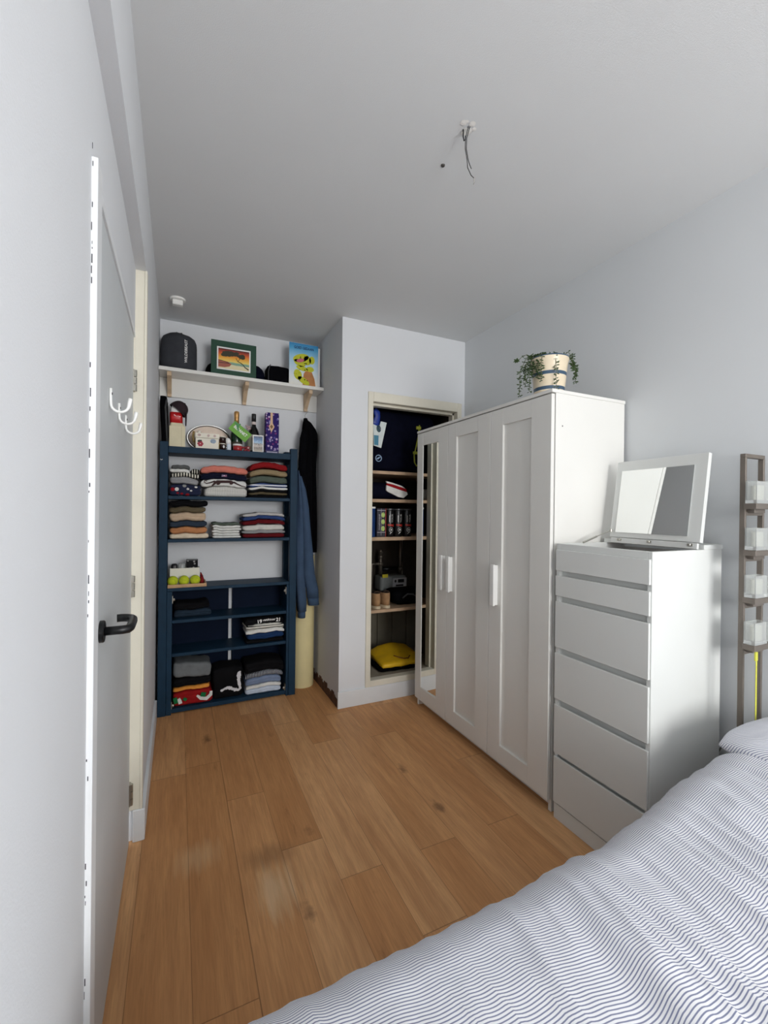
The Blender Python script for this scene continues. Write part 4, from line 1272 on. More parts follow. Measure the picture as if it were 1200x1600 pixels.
C = {}
def col(n, *c): C[n] = cloth(n, rgb(*c)); return C[n]
for n, c in dict(black=(12, 12, 15), navy=(18, 22, 42), coral=(214, 128, 112), white=(226, 226, 222), knit=(206, 204, 198), grey=(150, 150, 152), lgrey=(186, 184, 182),
                 dgrey=(96, 98, 98), red=(138, 26, 30), wine=(98, 20, 27), tan=(150, 132, 102), green=(88, 98, 88), olive=(96, 86, 66), cream=(222, 206, 182),
                 camel=(186, 128, 86), beige=(196, 172, 146), denim=(50, 60, 74), royal=(50, 70, 118), orange=(226, 150, 66), slate=(110, 114, 116), bluegrey=(120, 136, 164), pale=(196, 208, 224), deepblue=(26, 52, 92), teal=(36, 50, 64), flag=(150, 26, 28)).items():
    col(n, *c)
SA = 1.4345
G = 'folded clothes on the blue shelves'
P1 = 'left pile of the upper clothes shelf'
garment('folded_shirt', 'navy folded shirt with red and white printed patches, bottom of the top-left pile', 'clothing', G, -0.052, 0.138, SA, SA + 0.078,
        spotted('patch print', rgb(34, 40, 64), [rgb(220, 218, 214), rgb(150, 26, 34), rgb(206, 202, 196), rgb(150, 150, 146), rgb(40, 80, 90)], 34, 0.35), 0.0, seed=1, folds=2)
garment('folded_sweater', 'mid grey folded sweater on the printed navy shirt, top-left pile', 'clothing', G, -0.054, 0.122, SA + 0.079, SA + 0.122, C['grey'], 0.004, 0.0, seed=2, folds=2, tilt=-0.004)
ST1 = striped('black cream stripes', rgb(28, 28, 28), rgb(224, 220, 206), 0, 0.017, 0.5)
garment('folded_shirt', 'black and white striped shirt in the middle of the top-left pile', 'clothing', G, -0.050, 0.126, SA + 0.1225, SA + 0.150, ST1, 0.004, 0.004, seed=3)
garment('folded_shirt', 'off-white folded shirt near the top of the top-left pile', 'clothing', G, -0.056, 0.070, SA + 0.1505, SA + 0.176, C['white'], 0.004, 0.004, seed=4, tilt=-0.005)
ST2 = striped('black cream stripes wide', rgb(24, 24, 24), rgb(224, 220, 206), 0, 0.0145, 0.62)
garment('folded_shirt', 'boldly black-striped small garment right of the off-white shirt, top-left pile', 'clothing', G, 0.0735, 0.126, SA + 0.1508, SA + 0.186, ST2, 0.002, 0.004, seed=5)
garment('folded_shirt', 'dark grey folded top, uppermost of the top-left pile', 'clothing', G, -0.046, 0.068, SA + 0.1765, SA + 0.202, C['dgrey'], 0.004, 0.004, seed=6, tilt=-0.004)
# pile B
garment('folded_sweater', 'pale grey cable knit sweater at the bottom of the top-middle pile', 'clothing', G, 0.158, 0.437, SA, SA + 0.064, striped('cable knit', rgb(214, 212, 206), rgb(188, 186, 180), 0, 0.011, 0.55, warp=0.02), 0.008, 0.0, seed=7, folds=1)
o = garment('folded_shirt', 'white folded shirt with dark animal print in the top-middle pile', 'clothing', G, 0.132, 0.437, SA + 0.065, SA + 0.112, C['white'], 0.012, 0.008, seed=8)
bm = bmesh.new()
zb = SA + 0.108
YG = 3.1795
ribbon(bm, [(0.175, zb - 0.004), (0.160, zb + 0.000), (0.158, zb - 0.012), (0.172, zb - 0.020), (0.195, zb - 0.014), (0.225, zb - 0.002)], [0.004, 0.005, 0.005, 0.006, 0.007, 0.010], YG, YG + 0.0025)
poly(bm, [(0.222, zb - 0.004), (0.24, zb + 0.004), (0.33, zb + 0.006), (0.35, zb - 0.006), (0.336, zb - 0.022), (0.322, zb - 0.022), (0.318, zb - 0.012), (0.262, zb - 0.014), (0.252, zb - 0.026), (0.238, zb - 0.028), (0.234, zb - 0.018), (0.212, zb - 0.036), (0.202, zb - 0.036), (0.214, zb - 0.018)], YG, YG + 0.0025)
ribbon(bm, [(0.345, zb - 0.004), (0.37, zb - 0.018), (0.40, zb - 0.030), (0.425, zb - 0.034)], [0.012, 0.009, 0.006, 0.003], YG, YG + 0.0025)
obj('print', bm, mat('dark brown print', rgb(52, 26, 26), 0.8), o)
o = garment('folded_shirt', 'navy folded shirt with small flag patch in the top-middle pile', 'clothing', G, 0.130, 0.437, SA + 0.113, SA + 0.153, C['navy'], 0.015, 0.012, seed=9)
obj('flag_patch', B(0.268, 0.300, 3.178, 3.1805, SA + 0.138, SA + 0.151), spotted('flag patch print', rgb(140, 120, 150), [rgb(190, 80, 90), rgb(220, 214, 220)], 130, 0.2), o)
garment('folded_sweater', 'coral pink folded sweater on top of the top-middle pile', 'clothing', G, 0.134, 0.440, SA + 0.154, SA + 0.200, C['coral'], 0.018, 0.015, seed=10, folds=1)
# pile C
z = SA
for h_, cn, lab, ar in ((0.019, 'black', 'thin black garment at the very bottom of the top-right pile', 0), (0.020, 'olive', 'olive brown garment second from the bottom of the top-right pile', 0.002),
                        (0.016, 'black', 'black garment third from the bottom of the top-right pile', 0.002), (0.019, 'white', 'white folded shirt in the middle of the top-right pile', 0.004),
                        (0.024, 'navyst', 'blue and white striped shirt in the top-right pile', 0.005), (0.047, 'green', 'grey green folded sweater in the top-right pile', 0.009),
                        (0.042, 'tan', 'tan folded sweater second from the top of the top-right pile', 0.016), (0.044, 'red', 'dark red folded sweater on top of the top-right pile', 0.024)):
    m = C[cn] if cn in C else striped('navy white stripes', rgb(66, 84, 130), rgb(228, 230, 236), 2, 0.022, 0.6)
    garment('folded_shirt' if h_ < 0.03 else 'folded_sweater', lab, 'clothing', G, 0.452, 0.722, z, z + h_, m, ar, ar, seed=int(z * 1000), folds=1 if h_ > 0.018 else 0)
    z += h_ + 0.0006
# second shelf
SB = 1.1495
z = SB
for h_, cn, lab, x1 in ((0.035, 'cream', 'cream folded trousers at the bottom of the middle-left pile', 0.19), (0.042, 'camel', 'tan orange folded trousers in the middle-left pile', 0.182), (0.040, 'denim', 'dark denim folded jeans in the middle-left pile', 0.178),
                        (0.055, 'beige', 'beige folded trousers in the middle-left pile', 0.172), (0.038, 'olive', 'olive brown folded trousers in the middle-left pile', 0.170)):
    garment('folded_trousers', lab, 'clothing', G, -0.052, x1, z, z + h_, C[cn], 0.0, 0.0, seed=int(z * 1000), folds=1)
    z += h_ + 0.0006
garment('folded_trousers', 'black folded trousers, top of the middle-left pile just below the shelf', 'clothing', G, -0.056, 0.184, z, SB + 0.256, C['black'], seed=77, folds=1)
z = SB
for i in range(5):
    garment('folded_tee', ['lowest', 'second lowest', 'middle', 'second highest', 'highest'][i] + ' of the five folded white tees in the short pile', 'clothing', 'white tees in the short pile', 0.212 + 0.004 * (i % 2), 0.402 - 0.006 * (i % 3), z, z + 0.0175, C['white'], seed=90 + i, folds=1, y0=3.20)
    z += 0.0178
garment('folded_tee', 'grey green folded tee on top of the short white pile', 'clothing', G, 0.214, 0.392, z, z + 0.019, C['green'], seed=99, y0=3.20, folds=0)
z = SB
for h_, cn, lab, ar in ((0.030, 'wine', 'dark red folded shirt at the bottom of the middle-right pile', 0.0), (0.021, 'grey', 'grey folded shirt second from the bottom of the middle-right pile', 0.003), (0.036, 'knit', 'light grey folded sweater in the middle-right pile', 0.005),
                        (0.030, 'wine', 'dark red folded shirt above the light grey sweater, middle-right pile', 0.010), (0.028, 'royal', 'royal blue folded shirt in the middle-right pile', 0.012), (0.024, 'lgrey', 'pale grey folded shirt on top of the middle-right pile', 0.008)):
    garment('folded_shirt', lab, 'clothing', G, 0.410, 0.706, z, z + h_, C[cn], ar, ar if ar > 0.006 else 0.0, seed=int(z * 2000), folds=1)
    z += h_ + 0.0006
# cabinet part
SD = 0.6175
garment('folded_trousers', 'navy folded trousers at the left of the upper cabinet shelf', 'clothing', G, -0.022, 0.212, SD, SD + 0.050, C['teal'], seed=31, y0=3.22, folds=1)
garment('folded_trousers', 'black folded garment on the navy trousers in the upper cabinet', 'clothing', G, -0.022, 0.200, SD + 0.0508, SD + 0.10, C['black'], seed=32, y0=3.22, folds=1)
SE = 0.3975
garment('folded_shirt', 'dark garment at the bottom of the numbered shirt pile', 'clothing', G, 0.440, 0.708, SE, SE + 0.026, C['black'], seed=40, folds=0)
garment('folded_shirt', 'deep blue folded shirt below the white one in the cabinet', 'clothing', G, 0.450, 0.708, SE + 0.0266, SE + 0.062, C['deepblue'], 0.008, 0.0, seed=41)
garment('folded_shirt', 'plain white folded shirt below the striped one in the cabinet', 'clothing', G, 0.440, 0.712, SE + 0.0626, SE + 0.090, C['white'], 0.010, 0.008, seed=42)
garment('folded_shirt', 'white shirt with thin black stripes in the cabinet pile', 'clothing', G, 0.440, 0.710, SE + 0.0906, SE + 0.122, striped('thin black stripes', rgb(226, 224, 214), rgb(26, 26, 26), 2, 0.0155, 0.66), 0.014, 0.010, seed=43)
o = garment('folded_sweater', 'black folded sweater printed with white year digits in the cabinet', 'clothing', G, 0.430, 0.705, SE + 0.1226, SE + 0.172, C['black'], 0.014, 0.014, seed=44)
yy = 3.178
obj('digits', xf(text_bm('19', 0.026, 0.030, 0.0012, 0.03), (0.520, yy, SE + 0.142), (0, -0.12, 0)), PAPERW, o)
obj('digits', xf(text_bm('21', 0.026, 0.028, 0.0012, 0.03), (0.646, yy, SE + 0.147), (0, 0.05, 0)), PAPERW, o)
bm = bmesh.new()
random.seed(2)
for i in range(7):
    ribbon(bm, [(0.556 + i * 0.012, SE + 0.172 - 0.002 * abs(i - 3)), (0.560 + i * 0.012, SE + 0.156), (0.567 + i * 0.012, SE + 0.168)], 0.0045, yy - 0.0006, yy + 0.0006)
obj('crest_print', bm, PAPERW, o)
SF = 0.0365
# bottom: flag coloured bundle
o = garment('folded_scarf', 'red folded scarf with green and white ends at the bottom left of the cabinet', 'clothing', G, -0.022, 0.222, SF, SF + 0.085, C['flag'], 0.006, 0.0, seed=50, folds=2)
bm = bmesh.new(); ribbon(bm, [(0.125, SF + 0.062), (0.150, SF + 0.040), (0.185, SF + 0.032), (0.212, SF + 0.055), (0.214, SF + 0.078)], [0.012, 0.022, 0.024, 0.022, 0.016], 3.172, 3.176)
obj('white_stripe', bm, C['white'], o)
obj('white_stripe', ribbon(bmesh.new(), [(0.012, SF + 0.058), (0.022, SF + 0.040), (0.026, SF + 0.024)], 0.022, 3.172, 3.176), C['white'], o)
for pts, w in (([(0.150, SF + 0.066), (0.180, SF + 0.058)], 0.028), ([(-0.008, SF + 0.068), (0.000, SF + 0.030)], 0.024), ([(0.044, SF + 0.056), (0.062, SF + 0.042)], 0.018)):
    obj('green_stripe', ribbon(bmesh.new(), pts, w, 3.171, 3.176), cloth('flag green', rgb(28, 110, 62)), o)
garment('folded_shirt', 'orange folded shirt on the red scarf in the cabinet bottom', 'clothing', G, -0.022, 0.202, SF + 0.092, SF + 0.122, C['orange'], 0.0, 0.004, seed=51)
garment('folded_sweater', 'black folded sweater between the orange shirt and the grey one', 'clothing', G, -0.021, 0.212, SF + 0.1226, SF + 0.180, C['black'], seed=52)
garment('folded_sweater', 'grey folded sweatshirt on top of the bottom-left cabinet pile', 'clothing', G, -0.020, 0.212, SF + 0.1806, SF + 0.278, C['slate'], 0.0, 0.0, seed=53, folds=0, tilt=-0.010)
o = garment('folded_sweater', 'bulky black garment with white splash print in the cabinet bottom', 'clothing', G, 0.228, 0.425, SF, SF + 0.212, C['black'], 0.0, seed=54, folds=0, y0=3.20)
bm = bmesh.new()
random.seed(9)
spl = []
for i in range(26):
    f = i / 25
    if f < 0.6: x, z = 0.285 + 0.12 * f / 0.6, SF + 0.062 + 0.012 * math.sin(f * 9)
    else: x, z = 0.405 - 0.01 * math.sin((f - 0.6) * 6), SF + 0.062 + (f - 0.6) / 0.4 * 0.11
    spl.append((x, z))
    poly(bm, ell(x, z, random.uniform(0.007, 0.016), random.uniform(0.006, 0.013), 9, random.random()), 3.1915 - 0.00002 * i, 3.1945)
obj('print', bm, mat('white print', rgb(216, 216, 220), 0.8), o)
z = SF
for h_, cn, lab, ar in ((0.034, 'pale', 'pale blue folded shirt at the bottom right of the cabinet', 0.008), (0.022, 'white', 'white folded shirt in the bottom-right cabinet pile', 0.012), (0.050, 'bluegrey', 'blue grey folded shirt in the bottom-right cabinet pile', 0.014)):
    garment('folded_shirt', lab, 'clothing', G, 0.440, 0.690, z, z + h_, C[cn], ar, max(0, ar - 0.004) if cn != 'pale' else 0, seed=int(z * 3000), folds=1)
    z += h_ + 0.0006
garment('folded_shirt', 'dark shirt with a row of white dashes in the bottom-right cabinet pile', 'clothing', G, 0.434, 0.708, z, z + 0.034, striped('white dashes', rgb(30, 34, 46), rgb(196, 200, 206), 0, 0.0105, 0.66), 0.016, 0.014, seed=60, folds=0)
garment('folded_sweater', 'black folded sweater on top of the bottom-right cabinet pile', 'clothing', G, 0.436, 0.706, z + 0.035, z + 0.115, C['black'], 0.010, 0.016, seed=61)

# counter: wooden tray with box and tennis balls
SC = 0.8295
t = thing('wooden_tray', (0.055, 3.26, SC), 'small light wooden tray carrying tennis balls and a white box', 'tray')
TRAY = mat('tray wood', rgb(190, 152, 110), 0.6, 0, 0.15, 16)
bm = B(-0.058, 0.178, 3.164, 3.34, SC, SC + 0.008, 0.001)
obj('base', bm, TRAY, t)
for a in ((-0.058, 0.178, 3.164, 3.172), (-0.058, 0.178, 3.332, 3.34)):
    obj('rim', B(*a, SC + 0.008, SC + 0.022, 0.001), TRAY, t)
for a in ((-0.058, -0.050, 3.172, 3.332), (0.170, 0.178, 3.172, 3.332)):
    obj('rim', B(*a, SC + 0.008, SC + 0.022, 0.001), TRAY, t)
t = thing('white_box', (0.04, 3.285, SC + 0.008), 'open white box on the wooden tray behind the tennis balls', 'box')
bm = bmesh.new()
bx0, bx1, by0, by1, bz = -0.046, 0.136, 3.246, 3.326, SC + 0.0085
box(bm, bx0, bx1, by0, by0 + 0.003, bz, bz + 0.11); box(bm, bx0, bx1, by1 - 0.003, by1, bz, bz + 0.11)
box(bm, bx0, bx0 + 0.003, by0 + 0.003, by1 - 0.003, bz, bz + 0.11); box(bm, bx1 - 0.003, bx1, by0 + 0.003, by1 - 0.003, bz, bz + 0.11)
box(bm, bx0, bx1, by0, by1, bz, bz + 0.003)
obj('carton', bm, mat('white box card', rgb(232, 230, 216), 0.7), t)
th = thing('black_gadget', (-0.005, 3.285, bz + 0.003), 'rounded black gadget poking out of the white box at left', 'gadget')
obj('body', soft_box(bmesh.new(), -0.040, 0.0, 3.26, 3.31, bz + 0.004, bz + 0.138, 0.014, 7), BLKP, th, smooth=True)
th = thing('glass_jar', (0.026, 3.285, bz + 0.003), 'small clear jar in the middle of the white box', 'jar')
obj('body', lathe(bmesh.new(), (0.027, 3.285, bz + 0.004), [(0.02, 0), (0.022, 0.01), (0.022, 0.12), (0.02, 0.136)], 20), glass_mat('clear plastic', (0.8, 0.82, 0.8, 1), 0.15, 0.7), th, smooth=True)
th = thing('black_printed_box', (0.085, 3.285, bz + 0.003), 'black and silver printed pack standing in the white box', 'box')
obj('pack', B(0.054, 0.126, 3.262, 3.31, bz + 0.004, bz + 0.158, 0.001), spotted('black silver print', rgb(30, 30, 32), [rgb(150, 150, 150), rgb(90, 90, 92), rgb(180, 178, 172)], 60, 0.45), th)
obj('lid_edge', B(0.053, 0.127, 3.261, 3.311, bz + 0.158, bz + 0.163), BLKP, th)
BALL = mat('tennis felt', rgb(196, 210, 40), 0.95, 0, 0.08, 60, 0.6, 500, 0.002)
def ball(x):
    b = bmesh.new()
    bmesh.ops.create_uvsphere(b, u_segments=28, v_segments=18, radius=0.0325)
    for v in b.verts: v.co += Vector((x, 3.206, SC + 0.008 + 0.0333))
    o = obj('tennis_ball', b, BALL, smooth=True, origin=(x, 3.206, SC + 0.008 + 0.0333))
    pts = []
    for i in range(49):
        a = 2 * PI * i / 48
        p = Vector((0.75 * math.cos(a) + 0.25 * math.cos(3 * a), 0.75 * math.sin(a) - 0.25 * math.sin(3 * a), 0.86 * math.sin(2 * a)))
        p = p.normalized() * 0.0322
        p.rotate(Euler((1.2, 0.4, 0.9)))
        pts.append(p + Vector((x, 3.206, SC + 0.008 + 0.0333)))
    obj('seam', tube(bmesh.new(), pts, 0.0011, 6), mat('ball seam', rgb(150, 160, 60), 0.8), o)
    return o
b0 = ball(-0.028)
tag(b0, 'leftmost of three yellow tennis balls on the wooden tray', 'tennis ball', 'tennis balls on the tray')
b1 = dup(b0, (0.068, 0, 0), 'middle one of three yellow tennis balls on the wooden tray'); b1.rotation_euler = (0.4, 0.2, 1.1)
b2 = dup(b0, (0.136, 0, 0), 'rightmost of three yellow tennis balls on the wooden tray'); b2.rotation_euler = (0, 0.3, 0.3)
for b_ in (b0, b1, b2): pass
t = thing('red_pouch', (0.152, 3.27, SC + 0.008), 'small dark red crumpled pouch at the right end of the tray', 'pouch')
bm = loft(bmesh.new(), [(0.153, 3.27, SC + 0.009, 0.015, 0.02), (0.153, 3.27, SC + 0.035, 0.014, 0.022), (0.150, 3.27, SC + 0.06, 0.009, 0.016), (0.145, 3.27, SC + 0.082, 0.003, 0.006)], 14)
obj('body', bm, cloth('pouch red', rgb(132, 34, 34)), t, smooth=True)
obj('tie', tube(bmesh.new(), [(0.139, 3.25, SC + 0.062), (0.150, 3.249, SC + 0.058), (0.160, 3.252, SC + 0.060)], 0.0025, 6), cloth('pouch dark', rgb(70, 16, 18)), t)

# cream roll in the alcove corner
t = thing('foam_roll', (0.880, 3.325, 0), 'tall cream rolled mat standing in the alcove corner', 'roll')
bm = lathe(bmesh.new(), (0.880, 3.325, 0), [(0.087, 0), (0.088, 0.004), (0.088, 0.996), (0.087, 1.0), (0.03, 1.0)], 40)
obj('roll', bm, mat('cream foam', rgb(226, 212, 160), 0.7, 0, 0.04, 10), t, smooth=False)
bm = bmesh.new()
pts = []
for i in range(60):
    a = i * 0.32; r = 0.02 + 0.066 * i / 60
    pts.append((0.880 + r * math.cos(a), 3.325 + r * math.sin(a), 1.0005))
tube(bm, pts, 0.0015, 5)
obj('spiral_edge', bm, mat('cream shade', rgb(170, 156, 112), 0.8), t)

# black jacket on a hanger
t = thing('hanging_jacket', (0.92, 3.338, 2.06), 'long black jacket on a hanger below the wall shelf', 'jacket')
bm = bmesh.new()
sec = [(0.895, 3.338, 2.050, 0.012, 0.019), (0.902, 3.338, 2.03, 0.024, 0.034), (0.918, 3.338, 1.98, 0.047, 0.053), (0.928, 3.338, 1.94, 0.056, 0.057), (0.926, 3.338, 1.88, 0.060, 0.059),
       (0.918, 3.338, 1.80, 0.062, 0.059), (0.910, 3.338, 1.72, 0.062, 0.059), (0.905, 3.338, 1.62, 0.068, 0.059), (0.905, 3.338, 1.45, 0.074, 0.057), (0.908, 3.338, 1.25, 0.074, 0.056), (0.915, 3.338, 1.10, 0.068, 0.056), (0.92, 3.338, 1.02, 0.062, 0.055)]
loft(bm, sec, 36)
for v in bm.verts:
    d = (v.co - Vector((0.91, 3.338, v.co.z)))
    if d.length > 1e-6:
        v.co += d.normalized() * 0.008 * math.sin(math.atan2(d.y, d.x) * 7 + v.co.z * 3)
obj('body', bm, BLK, t, smooth=True)
bm = loft(bmesh.new(), [(0.872, 3.292, 1.965, 0.020, 0.024), (0.864, 3.285, 1.90, 0.030, 0.028), (0.857, 3.283, 1.75, 0.032, 0.028), (0.854, 3.284, 1.6, 0.032, 0.027), (0.856, 3.286, 1.50, 0.030, 0.026)], 20)
obj('sleeve', bm, BLK, t, smooth=True)
obj('collar', loft(bmesh.new(), [(0.893, 3.338, 2.035, 0.020, 0.030), (0.889, 3.338, 2.062, 0.014, 0.024)], 18), BLK, t, smooth=True)
bm = bmesh.new()
pts = [(0.889, 3.338, 2.06), (0.885, 3.338, 2.085), (0.893, 3.338, 2.10), (0.903, 3.338, 2.112)]
pts += [(0.898 + 0.012 * math.cos(a), 3.338, 2.118 + 0.008 * math.sin(a)) for a in (-0.6, 0.2, 1.0)]
tube(bm, pts, 0.002, 8)
obj('hanger_hook', bm, STEEL, t, smooth=True)

# blue-grey sweatshirt hung over the side of the unit
t = thing('hanging_sweatshirt', (0.84, 3.21, 1.64), 'slate blue sweatshirt hanging at the right side of the blue unit', 'sweatshirt')
SW = mat('slate jersey', rgb(62, 80, 104), 0.92, 0, 0.10, 14, 0.3, 300, 0.001, 0.15)
bm = bmesh.new()
secs = [(0.798, 3.193, 1.645, 0.004, 0.012), (0.803, 3.193, 1.60, 0.012, 0.024), (0.808, 3.193, 1.52, 0.017, 0.03), (0.814, 3.193, 1.44, 0.023, 0.036), (0.819, 3.190, 1.30, 0.029, 0.040), (0.818, 3.188, 1.15, 0.029, 0.042), (0.818, 3.186, 0.95, 0.029, 0.044), (0.823, 3.184, 0.80, 0.033, 0.045), (0.832, 3.182, 0.68, 0.032, 0.045), (0.835, 3.180, 0.60, 0.029, 0.042)]
loft(bm, secs, 28)
for v in bm.verts:
    d = v.co - Vector((0.82, 3.2, v.co.z))
    if d.length > 1e-6: v.co += d.normalized() * 0.005 * math.sin(math.atan2(d.y, d.x) * 5 + v.co.z * 7)
obj('body', bm, SW, t, smooth=True)
bm = bmesh.new()
secs = [(0.812, 3.178, 1.60, 0.010, 0.016), (0.830, 3.170, 1.50, 0.022, 0.026), (0.850, 3.166, 1.38, 0.028, 0.032), (0.862, 3.164, 1.20, 0.030, 0.034), (0.872, 3.164, 1.02, 0.036, 0.036), (0.884, 3.163, 0.88, 0.044, 0.038), (0.906, 3.162, 0.76, 0.045, 0.038), (0.916, 3.160, 0.70, 0.044, 0.036)]
loft(bm, secs, 24)
for v in bm.verts:
    v.co.x += 0.004 * math.sin(v.co.z * 26) * (1 if v.co.z < 1.4 else 0.3)
obj('sleeve', bm, SW, t, smooth=True)
obj('cuff', loft(bmesh.new(), [(0.916, 3.160, 0.700, 0.042, 0.034), (0.917, 3.160, 0.675, 0.041, 0.033), (0.919, 3.160, 0.645, 0.042, 0.034)], 24), striped('slate rib', rgb(56, 74, 98), rgb(66, 86, 110), 0, 0.006), t, smooth=True)
obj('hem', loft(bmesh.new(), [(0.835, 3.180, 0.60, 0.027, 0.040), (0.834, 3.180, 0.555, 0.027, 0.040)], 24), striped('slate rib', None, None, 0, 1), t, smooth=True)

# ---------------------------------------------------------------- closet contents
CF = 2.905
for i, (z0, z1) in enumerate(((1.622, 1.644), (1.414, 1.437), (1.132, 1.157), (0.602, 0.624))):
    bm = bmesh.new()
    # front edge bows gently
    n = 14
    a, b = [], []
    outl = [(1.1005 + (XR - 0.0115 - 1.1005) * k / n, CF + (0.02 * (k / n - 0.3) ** 2 if i in (0, 3) else 0)) for k in range(n + 1)] + [(XR - 0.0115, YA - 0.013 if i else YA - 0.013), (1.1005, YA - 0.013)]
    if i == 3: outl = outl[:-2] + [(XR - 0.0115, YA - 0.031), (1.1005, YA - 0.031)]
    a = [bm.verts.new((x, y, z0)) for x, y in outl]; b = [bm.verts.new((x, y, z1)) for x, y in outl]
    bm.faces.new(a[::-1]); bm.faces.new(b)
    for k in range(len(outl)): bm.faces.new((a[k], a[(k + 1) % len(outl)], b[(k + 1) % len(outl)], b[k]))
    tag(obj('closet_shelf', bm, SHELFW), ['highest wooden closet shelf, below the navy bag', 'second wooden closet shelf, below the white and red shirt', 'third wooden closet shelf, carrying the ball tubes', 'lowest wooden closet shelf, carrying the beige shoes'][i], 'shelf', 'closet shelves')
# navy bag on the top shelf
Z1 = 1.6445
t = thing('duffel_bag', (1.55, 3.12, Z1), 'large navy duffel bag filling the top closet shelf', 'bag')
def nf(w, q):
    w = w.copy(); n = noise.noise(Vector((w.x * 6, w.y * 6, w.z * 6)))
    w += Vector((0.012 * n, 0.012 * noise.noise(Vector((w.z * 7, w.x * 7, 3))), 0)); return w
obj('body', soft_box(bmesh.new(), 1.13, 1.86, 2.97, 3.36, Z1 + 0.001, Z1 + 0.47, 0.07, 15, nf), NAVY, t, smooth=True)
bm = bmesh.new()
disc_y(bm, 1.345, 1.742, 0.0205, 0.026, 2.954, 2.962, 24)
ribbon(bm, [(1.328, 1.735), (1.340, 1.740), (1.350, 1.748), (1.362, 1.752)], [0.004, 0.013, 0.010, 0.003], 2.954, 2.962)
obj('round_badge', bm, mat('pale badge', rgb(150, 176, 206), 0.6), t, label='pale round badge with a bird shape')
YS_ = mat('lime webbing', rgb(172, 176, 60), 0.8, 0, 0.15, 30)
bm = bmesh.new()
tube(bm, [(1.690, 2.955, 2.02), (1.680, 2.95, 1.94), (1.655, 2.945, 1.84), (1.640, 2.945, 1.78), (1.645, 2.945, 1.725), (1.662, 2.945, 1.70), (1.685, 2.95, 1.72), (1.70, 2.955, 1.78)], 0.005, 8)
obj('strap', bm, YS_, t, smooth=True, label='lime green strap')
bm = bmesh.new()
box(bm, 1.630, 1.672, 2.935, 2.95, 1.79, 1.81, 0.002); box(bm, 1.660, 1.70, 2.945, 2.957, 1.985, 2.008, 0.002)
obj('strap_loop', bm, YS_, t)
# hanging sleeve-pack (white/teal printed) at the left
t = thing('printed_pack', (1.345, 2.93, 1.83), 'white and teal printed plastic pack hanging before the navy bag', 'pack')
bm = bmesh.new()
pts = [(1.285, 1.985), (1.292, 1.83), (1.352, 1.815), (1.395, 2.005), (1.348, 2.012), (1.335, 1.97)]
poly(bm, pts, 2.928, 2.938)
obj('pack', bm, mat('milky plastic', rgb(214, 222, 220), 0.4, 0, 0.08, 20), t)
bm = bmesh.new(); poly(bm, [(1.292, 1.905), (1.330, 1.905), (1.328, 1.832), (1.295, 1.835)], 2.9265, 2.928)
obj('teal_print', bm, mat('teal print', rgb(64, 130, 156), 0.5), t)
bm = bmesh.new(); poly(bm, ell(1.330, 1.955, 0.018, 0.026, 16, 0.2), 2.9265, 2.928)
obj('picture_print', bm, spotted('pack picture', rgb(70, 90, 96), [rgb(170, 150, 150), rgb(40, 60, 80)], 80, 0.2), t)
t = thing('blue_bag', (1.325, 2.94, 2.0), 'crumpled bright blue plastic bag hanging high at the closet left', 'bag')
bm = loft(bmesh.new(), [(1.318, 2.95, 1.975, 0.022, 0.008), (1.318, 2.95, 2.01, 0.030, 0.010), (1.33, 2.95, 2.05, 0.022, 0.010), (1.322, 2.95, 2.085, 0.028, 0.010), (1.318, 2.95, 2.098, 0.02, 0.008)], 18)
for v in bm.verts: v.co.y += 0.004 * noise.noise(v.co * 60)
obj('body', bm, mat('blue plastic', rgb(34, 60, 150), 0.35, 0, 0.2, 30), t, smooth=True)
obj('handle_loop', tube(bmesh.new(), [(1.31, 2.95, 2.097), (1.316, 2.95, 2.112), (1.326, 2.95, 2.098)], 0.003, 6), mat('blue plastic', None), t)
# shirts on second shelf
Z2 = 1.4375
t = thing('sports_shirt', (1.49, 3.05, Z2), 'navy folded sports shirt with white and red chest band in the closet', 'clothing')
obj('body', soft_box(bmesh.new(), 1.27, 1.60, 2.955, 3.20, Z2 + 0.001, Z2 + 0.13, 0.05, 11, nf), NAVY, t, smooth=True)
def slant(bm, pts):
    poly(bm, pts, 2.930, 2.945)
    return bm
obj('white_band', slant(bmesh.new(), [(1.400, 1.505), (1.412, 1.494), (1.50, 1.458), (1.545, 1.450), (1.580, 1.478), (1.574, 1.495), (1.52, 1.508), (1.46, 1.525), (1.402, 1.542)]), cloth('sport white', rgb(232, 230, 224)), t)
obj('red_band', slant(bmesh.new(), [(1.402, 1.5425), (1.46, 1.5255), (1.52, 1.5085), (1.574, 1.4955), (1.566, 1.520), (1.52, 1.532), (1.45, 1.550), (1.405, 1.557)]), cloth('sport red', rgb(158, 24, 30)), t)
obj('upper_white_band', slant(bmesh.new(), [(1.405, 1.5575), (1.45, 1.5505), (1.52, 1.5325), (1.560, 1.5215), (1.53, 1.540), (1.45, 1.562), (1.398, 1.572)]), cloth('sport white', None), t)
tag(obj('folded_tee', soft_box(bmesh.new(), 1.12, 1.262, 2.96, 3.14, Z2 + 0.001, Z2 + 0.09, 0.03, 7), C['knit'], smooth=True), 'pale folded garment at the far left of the second closet shelf', 'clothing')
